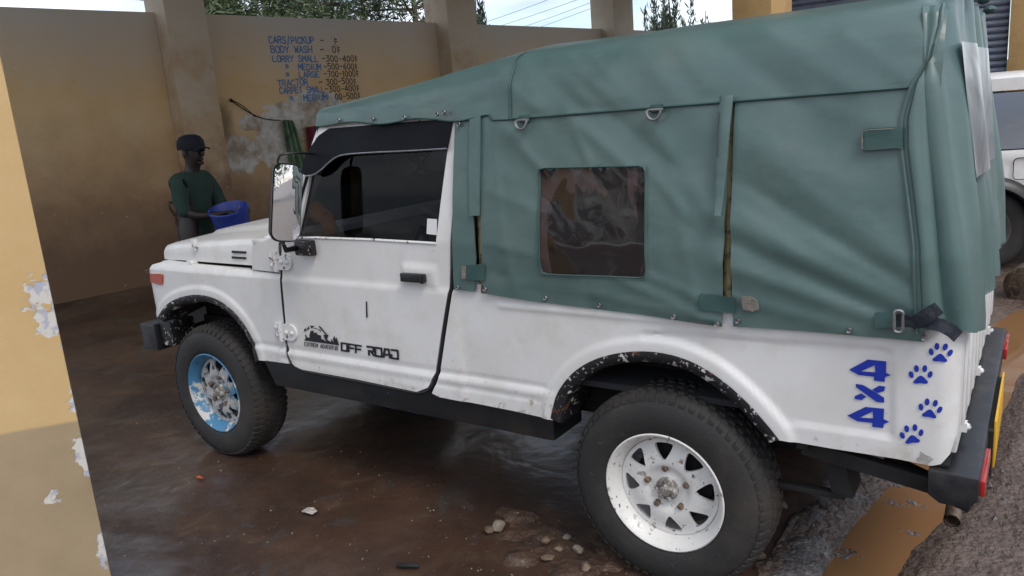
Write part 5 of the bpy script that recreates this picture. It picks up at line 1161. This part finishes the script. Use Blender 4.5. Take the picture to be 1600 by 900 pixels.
stone(764, 828, .022, M['stone_dark'], 'brown stone touching the left of the largest pale angular stone', 2)
stone(886, 840, .020, M['stone'], 'pale pebble nearest the rear tyre, right of the brown lumps', 3)
stone(853, 846, .026, M['stone_dark'], 'brown lump of rubble left of the pale pebble by the rear tyre', 4)
stone(903, 860, .022, M['stone'], 'pale stone against the lower left of the rear tyre', 5)
stone(872, 858, .018, M['stone_dark'], 'small brown stone below the pale pebble by the rear tyre', 6)
stone(858, 872, .03, M['stone_dark'], 'flat brown slab of rubble at the lower edge of the broken floor', 7, flat_=.3)
stone(1185, 868, .03, M['stone_dark'], 'brown stone behind the rear tyre beside the puddle', 8)
stone(1222, 790, .025, M['stone_dark'], 'brown stone in the mud under the tail of the pickup', 9)
stone(915, 886, .026, M['stone_dark'], 'brown stone half under the bottom of the rear tyre', 12)
def scrap(name, px, py, pts, m, label, cat, th=.004):
    p = onZ(px, py, .0); mb = MB(); n = len(pts); mb.add([(x, y, .006+z) for x, y, z in pts]+[(x, y, .006+z+th) for x, y, z in pts], [tuple(range(n))[::-1], tuple(range(n, 2*n))]+[(i, (i+1) % n, n+(i+1) % n, n+i) for i in range(n)])
    o = mb.build(name, m, smooth=False); o.location = (p.x, p.y, 0.004); tag(o, label, cat); return o
scrap('paper_scrap', 484, 803, [(-.03, -.016, 0), (.0, -.02, .006), (.03, -.012, 0), (.034, .012, .004), (.006, .018, .009), (-.028, .014, .002)], mat('dirty_paper', (.42, .38, .35), .8, var=.3, vscale=60), 'crumpled whitish scrap of paper on the wet floor', 'litter')
scrap('plastic_scrap', 313, 750, [(-.022, -.006, 0), (.02, -.008, .004), (.022, .004, .002), (-.018, .007, .003)], mat('orange_plastic', (.5, .10, .03), .5), 'small orange scrap on the wet floor near the front wheel', 'litter')
mb = MB(); p = onZ(640, 887); mb.tube([(p.x-.035, p.y-.02, .012), (p.x-.02, p.y-.02, .016), (p.x+.012, p.y-.004, .016), (p.x+.035, p.y+.012, .012)], .009, 8); tag(mb.build('twisted_rag', M['seal'], base=True), 'short dark twisted rag lying on the wet floor at the bottom edge', 'litter')
mb = MB()
for k in range(520):
    px, py = random.uniform(150, 1180), random.uniform(560, 930); p = onZ(px, py)
    if p.x < -1 or (-.3 < p.y < .7 and p.x > 0): continue
    r = .0022+.004*random.random()**3; z = .006*noise.fractal((p.x*1.1, p.y*1.1, 1), 1, 2, 4)
    a = random.uniform(0, 6); c, s = math.cos(a)*r, math.sin(a)*r
    mb.add([(p.x+c, p.y+s, z), (p.x-s*.7, p.y+c*.7, z), (p.x-c, p.y-s, z), (p.x+s*.7, p.y-c*.7, z), (p.x, p.y, z+r*.9)], [(0, 1, 4), (1, 2, 4), (2, 3, 4), (3, 0, 4)])
tag(mb.build('floor_grit', M['stone'], smooth=False, merge=False), 'scattered specks of pale grit on the wet floor', 'grit', kind='stuff')
mb = MB()
for k in range(900):
    y = random.uniform(-1.1, 3.2); x = random.uniform(2.66, 4.2); q = np.array([(x, y)])
    if inside(q, PUD)[0]: continue
    r = .004+.012*random.random()**4; a = random.uniform(0, 6); c, s = math.cos(a)*r, math.sin(a)*r; z = .0
    if x > 2.9: z = .012
    mb.add([(x+c, y+s, z-.01), (x-s, y+c, z-.01), (x-c, y-s, z-.01), (x+s, y-c, z-.01), (x+c*.3, y, z+r*.8)], [(0, 1, 4), (1, 2, 4), (2, 3, 4), (3, 0, 4)])
tag(mb.build('mud_pebbles', M['gravel'], smooth=False, merge=False), 'small grit and clods strewn in the mud round the puddle', 'pebbles', kind='stuff')
mb = MB()
for px, py, r in ((1395, 786, .03), (1430, 788, .022), (1318, 869, .025), (1329, 862, .02), (1428, 834, .02), (1405, 756, .03), (1390, 757, .02)):
    p = onZ(px, py, -.026)
    for k in range(14):
        x, y = p.x+random.gauss(0, r), p.y+random.gauss(0, r*.35); s = .004+.006*random.random(); mb.sphere((x, y, -.026), (s, s, s*.5), 6, 4)
tag(mb.build('puddle_scum', M['gravel'], merge=False), 'bits of scum and dirt floating on the orange puddle', 'scum', kind='stuff')
# ------------------------------------------------------------------ the man with the bucket
M['skin_dark'] = mat('dark_skin', (.024, .014, .011), .5, var=.15, vscale=20)
M['shirt'] = layered('dark_green_shirt', (.014, .036, .026), [((.022, .048, .034), 7, .5, .7)], rough=.85, bump=.3, bscale=40)
M['trousers'] = mat('dark_trousers', (.013, .028, .022), .9, var=.3)
M['cap'] = mat('navy_cap', (.005, .006, .012), .85)
M['boot'] = mat('black_gumboot', (.012, .012, .012), .4)
M['bucket'] = mat('blue_bucket_plastic', (.022, .045, .26), .4, var=.15)
def skinned(name, verts, edges, radii, m, parent, root=0, sub=2, extra=None):
    me = bpy.data.meshes.new('base'); me.from_pydata(verts, edges, []); o = bpy.data.objects.new('base', me); COL.objects.link(o)
    sk = o.modifiers.new('s', 'SKIN'); sk.use_smooth_shade = True
    for i, r in enumerate(radii):
        d = me.skin_vertices[0].data[i]; d.radius = r if isinstance(r, tuple) else (r, r); d.use_root = (i == root)
    ss = o.modifiers.new('u', 'SUBSURF'); ss.levels = sub
    dg = bpy.context.evaluated_depsgraph_get(); dg.update(); ev = o.evaluated_get(dg); m2 = bpy.data.meshes.new_from_object(ev); bpy.data.objects.remove(o)
    if extra:
        bm = bmesh.new(); bm.from_mesh(m2); extra(bm); bm.to_mesh(m2); bm.free()
    m2.polygons.foreach_set('use_smooth', [True]*len(m2.polygons)); m2.materials.clear(); m2.materials.append(m); m2.name = name
    o = bpy.data.objects.new(name, m2); COL.objects.link(o); o.parent = parent; return o
pd = ray(300, 300); pt_ = 6.0/pd.dot(fwd); PP = CAM+pd*pt_
MAN = thing('person', 'man in dark green shirt and navy cap holding a blue bucket behind the bonnet', 'person', (PP.x+.01, PP.y-.02, 0), R(16)); MAN.scale = (.97, .97, .955)
mv, me_, mr_ = [], [], []
def jn(p, r, prev=None):
    mv.append(p); mr_.append(r); i = len(mv)-1
    if prev is not None: me_.append((prev, i))
    return i
pel = jn((0, 0, .90), (.125, .115)); sp = jn((.01, 0, 1.06), (.12, .11), pel); ch = jn((.03, 0, 1.24), (.135, .115), sp); nb = jn((.045, 0, 1.385), (.075, .07), ch); nk = jn((.06, 0, 1.43), .054, nb)
jw = jn((.085, 0, 1.485), (.066, .072), nk); hd = jn((.085, 0, 1.56), (.083, .092), jw); tp = jn((.078, 0, 1.625), (.062, .07), hd)
for s in (-1, 1):
    sh_ = jn((.035, s*.145, 1.335), .050, ch); el = jn((.09, s*.215, 1.11), .045, sh_) ; fo = jn((.19, s*.19, 1.06), .040, el); wr_ = jn((.305, s*.125, 1.055), .028, fo); pm = jn((.355, s*.105, 1.06), (.034, .020), wr_)
    pe_ = jn((.385, s*.095, 1.065), (.034, .018), pm)
    for k in range(4):
        oy = (k-1.5)*.019; L = (.034, .040, .038, .030)[k]
        f1 = jn((.41+L*.2, s*.09+oy, 1.07), .0095, pe_); f2 = jn((.425+L*.6, s*.088+oy*1.05, 1.055), .0088, f1); jn((.425+L*.7, s*.086+oy*1.05, 1.025), .0078, f2)
    t1_ = jn((.365, s*.105-s*.042, 1.055), .0105, pm); jn((.392, s*.105-s*.058, 1.035), .0092, t1_)
    hp_ = jn((.0, s*.088, .84), .092, pel); kn = jn((.03, s*.10, .47), .060, hp_); an = jn((-.01, s*.105, .085), .042, kn); jn((.12, s*.115, .04), (.042, .032), an)
def face(bm):
    def ell(c, r, rot=None):
        g = bmesh.ops.create_uvsphere(bm, u_segments=10, v_segments=8, radius=1)
        for v in g['verts']: v.co = Vector((v.co.x*r[0]+c[0], v.co.y*r[1]+c[1], v.co.z*r[2]+c[2]))
    ell((.176, 0, 1.535), (.020, .015, .026)); ell((.160, 0, 1.490), (.011, .024, .009)); ell((.148, 0, 1.462), (.022, .028, .018))
    for s in (-1, 1): ell((.168, s*.033, 1.560), (.010, .016, .009)); ell((.080, s*.092, 1.54), (.018, .010, .030))
skinned('body', mv, me_, mr_, M['skin_dark'], MAN, 0, 2, face)
sv = [(0, 0, .74), (0, 0, .90), (.01, 0, 1.06), (.03, 0, 1.24), (.04, 0, 1.355), (.05, 0, 1.40), (.035, .15, 1.335), (.072, .20, 1.19), (.09, .216, 1.10), (.035, -.15, 1.335), (.072, -.20, 1.19), (.09, -.216, 1.10), (.15, .205, 1.08), (.15, -.205, 1.08)]
se = [(0, 1), (1, 2), (2, 3), (3, 4), (4, 5), (4, 6), (6, 7), (7, 8), (4, 9), (9, 10), (10, 11), (8, 12), (11, 13)]
skinned('shirt', sv, se, [(.135, .13), (.138, .132), (.136, .13), (.152, .135), (.115, .10), (.080, .075), .074, .068, .062, .074, .068, .062, .056, .056], M['shirt'], MAN, 1)
tv_ = [(0, 0, .92), (0, .09, .76), (.03, .10, .47), (0, .105, .24), (0, -.09, .76), (.03, -.10, .47), (0, -.105, .24)]
skinned('trousers', tv_, [(0, 1), (1, 2), (2, 3), (0, 4), (4, 5), (5, 6)], [(.12, .115), .098, .078, .07, .098, .078, .07], M['trousers'], MAN, 0)
for s in (-1, 1):
    skinned('boot', [(0, s*.105, .30), (-.01, s*.105, .10), (.0, s*.107, .055), (.13, s*.116, .048)], [(0, 1), (1, 2), (2, 3)], [.066, .056, .056, (.052, .042)], M['boot'], MAN, 1)
mb = MB(); mb.lathe([(.103, 1.572), (.106, 1.60), (.100, 1.64), (.080, 1.672), (.045, 1.688), (0, 1.692)], (.078, 0, 0), 'Z', 24)
P = [[(.155+t*.085*(1-(v/.085)**2*.8), v, 1.585-.02*t+.012*(1-(v/.085)**2)) for v in np.linspace(-.085, .085, 11)] for t in (0, .5, 1)]
mb.grid(P); mb.grid([[(x, y, z-.006) for x, y, z in r_] for r_ in P], flip=True); mb.build('cap', M['cap'], MAN, angle=50, recalc=False)
BK = thing('bucket', 'blue plastic bucket held by the man behind the bonnet', 'bucket', tuple(MAN.location), 0)
bc = Matrix.Rotation(R(16), 3, 'Z') @ Vector((.385, 0, .80)); BK.location = (PP.x+bc.x, PP.y-.03+bc.y, bc.z-.03); BK.rotation_euler = (R(16), R(5), R(16)); BK.scale = (1.1, 1.1, 1.15)
mb = MB(); mb.lathe([(0, 0), (.095, 0), (.10, .006), (.128, .235), (.136, .236), (.137, .25), (.130, .256), (.123, .25), (.094, .01), (0, .008)], (0, 0, 0), 'Z', 36); mb.build('pail', M['bucket'], BK, angle=45)
mb = MB(); mb.tube([(0, .134*math.cos(a), .24-.10*math.sin(a)*.6) for a in np.linspace(0, math.pi, 14)], .004, 6); mb.v = [(x-.10*max(0, (.24-z))*1.0-.0, y, z) for x, y, z in mb.v]; mb.build('bail_handle', M['steel'], BK)
mb = MB(); w0 = onW(271, 320, .35); q0 = CAM+ray(270, 316)*((6.3)/ray(270, 316).dot(fwd))
SPD = thing('spade', 'dark handled spade standing upright beside the man in the cap', 'spade', (q0.x, q0.y, 0), 0.4); zt_ = q0.z
mb = MB(); mb.tube([(0, 0, .28), (0, 0, zt_-.10)], .017, 8); mb.tube([(0, 0, zt_-.12), (0, -.05, zt_-.05), (0, -.055, zt_), (0, .055, zt_), (0, .05, zt_-.05), (0, 0, zt_-.12)], .012, 8); mb.build('handle', M['wood'] if 0 else M['bark'], SPD)
mb = MB(); mb.hexa([(-.004, -.07, .0), (.004, -.07, .0), (.004, .07, .0), (-.004, .07, .0), (-.02, -.10, .32), (-.012, -.10, .32), (-.012, .10, .32), (-.02, .10, .32)]); mb.build('blade', M['steel'], SPD, bevel=.002)

# ------------------------------------------------------------------ trees and wires beyond the wall
def leaf_mesh(centres, size, up, n):
    """many small leaf faces: centres = list of (point, spread), up = how far they point upward"""
    vs = []; fs = []
    for c, s in centres:
        for _ in range(n):
            p = Vector(c)+Vector((random.gauss(0, s), random.gauss(0, s), random.gauss(0, s*.8)))
            d = Vector((random.gauss(0, 1), random.gauss(0, 1), random.gauss(up, .7))).normalized(); w_ = d.cross(Vector((random.gauss(0, 1), random.gauss(0, 1), random.gauss(0, 1)))).normalized()
            L = size*random.uniform(.6, 1.4); i = len(vs); vs += [p-w_*L*.07, p+d*L*.5-w_*L*.09, p+d*L, p+d*L*.5+w_*L*.09, p+w_*L*.07]; fs.append((i, i+1, i+2, i+3, i+4))
    return vs, fs
def tree(px, dist, height, rad, label, kind, seed, lean=0):
    random.seed(seed); d = ray(px, 100); t = dist/d.dot(fwd); base = CAM+d*t
    o = thing('pine_tree' if kind != 'spire' else 'cypress_tree', label, 'tree', (base.x, base.y, 0), 0, 'trees beyond the wall')
    tr = MB(); cl = []
    tr.tube([(lean*.15*math.sin(z*.8)+.04*math.sin(z*3), .05*math.sin(z*2.1), z) for z in np.linspace(-.2, height*.97, 14)], [max(.02, .16*(height/8)*(1-k/14)) for k in range(14)], 8)
    if kind == 'spire':
        for k in range(30):
            a = random.uniform(0, 6.28); r = rad*random.uniform(.15, .85); h0 = height*random.uniform(.12, .5); h1 = height*(random.uniform(.62, .97)-.22*r/rad)
            x, y = r*math.cos(a), r*math.sin(a); tr.tube([(0, 0, h0*.8), (x*.6, y*.6, h0), (x*.9, y*.9, (h0+h1)/2), (x, y, h1)], [.035, .03, .02, .006], 5)
            for z in np.linspace(h0, h1, 22):
                u = (z-h0)/(h1-h0); cl.append(((x*(.6+.4*u)+random.gauss(0, .03), y*(.6+.4*u)+random.gauss(0, .03), z), .13*(1-u)**.6+.025))
        lv = leaf_mesh(cl, .24, 2.2, 9)
    else:
        for k in range(46):
            z0 = height*random.uniform(.22, .95); a = random.uniform(0, 6.28); L = rad*(1.15-.75*(z0/height))*random.uniform(.6, 1.15); rise = random.uniform(.15, .55)
            pts = [(L*u*math.cos(a+.3*u), L*u*math.sin(a+.3*u), z0+L*rise*u-.25*L*u*u*(1 if kind == 'droop' else .3)) for u in np.linspace(0, 1, 6)]
            tr.tube(pts, [.045*(1-u*.85) for u in np.linspace(0, 1, 6)], 5)
            for u in np.linspace(.25, 1, 9):
                i = u*5; j = min(int(i), 4); p = np.array(pts[j])*(1-(i-j))+np.array(pts[j+1])*(i-j)
                cl.append((tuple(p), .16+.10*random.random()))
        lv = leaf_mesh(cl, .20 if kind == 'droop' else .16, .1, 34)
    tr.build('trunk', M['bark'], o); mb = MB(); mb.add(*lv); mb.build('crown', M['leaf2'] if kind == 'spire' else M['leaf'], o, smooth=False, recalc=False, merge=False)
tree(352, 20, 7.0, 2.2, 'feathery green tree beyond the wall, first from the left pillar', 'droop', 11)
tree(428, 23, 8.2, 2.6, 'dense feathery tree beyond the wall above the price list', 'droop', 12)
tree(520, 21, 7.4, 2.3, 'loose grey-green tree beyond the wall, right of the price list', 'open', 13)
tree(578, 25, 8.0, 2.2, 'thin airy tree beyond the wall between the price list and the second pillar', 'open', 14)
tree(655, 20, 7.6, 2.4, 'open branching tree beyond the wall touching the second pillar', 'open', 15)
tree(752, 30, 6.9, .8, 'slender dark spire tree just right of the second pillar', 'spire', 16)
tree(1050, 32, 7.0, 1.65, 'dark bushy cypress of many spires above the canvas roof', 'spire', 17)
tree(1105, 40, 6.3, .75, 'small thin cypress right of the dark bushy cypress', 'spire', 18)
random.seed(5); cl = []
for k in range(900):
    a = R(random.uniform(-125, 42)); r = random.uniform(20, 25); hh = 5.2+1.6*math.sin(a*9)+1.1*math.sin(a*23+1)
    cl.append(((3.3+r*math.cos(a), -2.8+r*math.sin(a), random.uniform(.2, 1)**.7*hh), .45))
lv = leaf_mesh(cl, .55, .2, 22); mb = MB(); mb.add(*lv)
tag(mb.build('tree_line', M['leaf'], smooth=False, recalc=False, merge=False), 'far row of trees across the yard that the mirror and windows reflect', 'trees', kind='stuff')
for i, (a, b) in enumerate((((765, 28), (840, 0)), ((795, 32), (885, 0)), ((821, 37), (919, 0)), ((845, 38), (933, 4)))):
    p0, p1 = onZ(*a, 9.5), onZ(*b, 9.5); d = p1-p0; A = p0-d*1.2; B = p1+d*1.6; n = 24; mb = MB()
    mb.tube([A+(B-A)*t-Vector((0, 0, .25*math.sin(math.pi*t))) for t in np.linspace(0, 1, n)], .016, 5)
    lb = ['lowest-left overhead wire crossing the pale sky beyond the wall', 'second overhead wire from the left crossing the pale sky', 'third overhead wire from the left crossing the pale sky', 'overhead wire nearest the far pale pillar'][i]
    tag(mb.build('overhead_wire', M['plastic'], base=True), lb, 'wire', 'overhead wires')
q = onY(1339, 20, 14); mb = MB(); mb.tube([(q.x, q.y, 0), (q.x, q.y, 6)], .06, 10); mb.beam((q.x-.6, q.y, 5.6), (q.x+.6, q.y, 5.6), .09, .09)
tag(mb.build('utility_pole', M['steel'], base=True), 'thin grey pole standing beyond the canvas roof, right of the ochre column', 'pole')
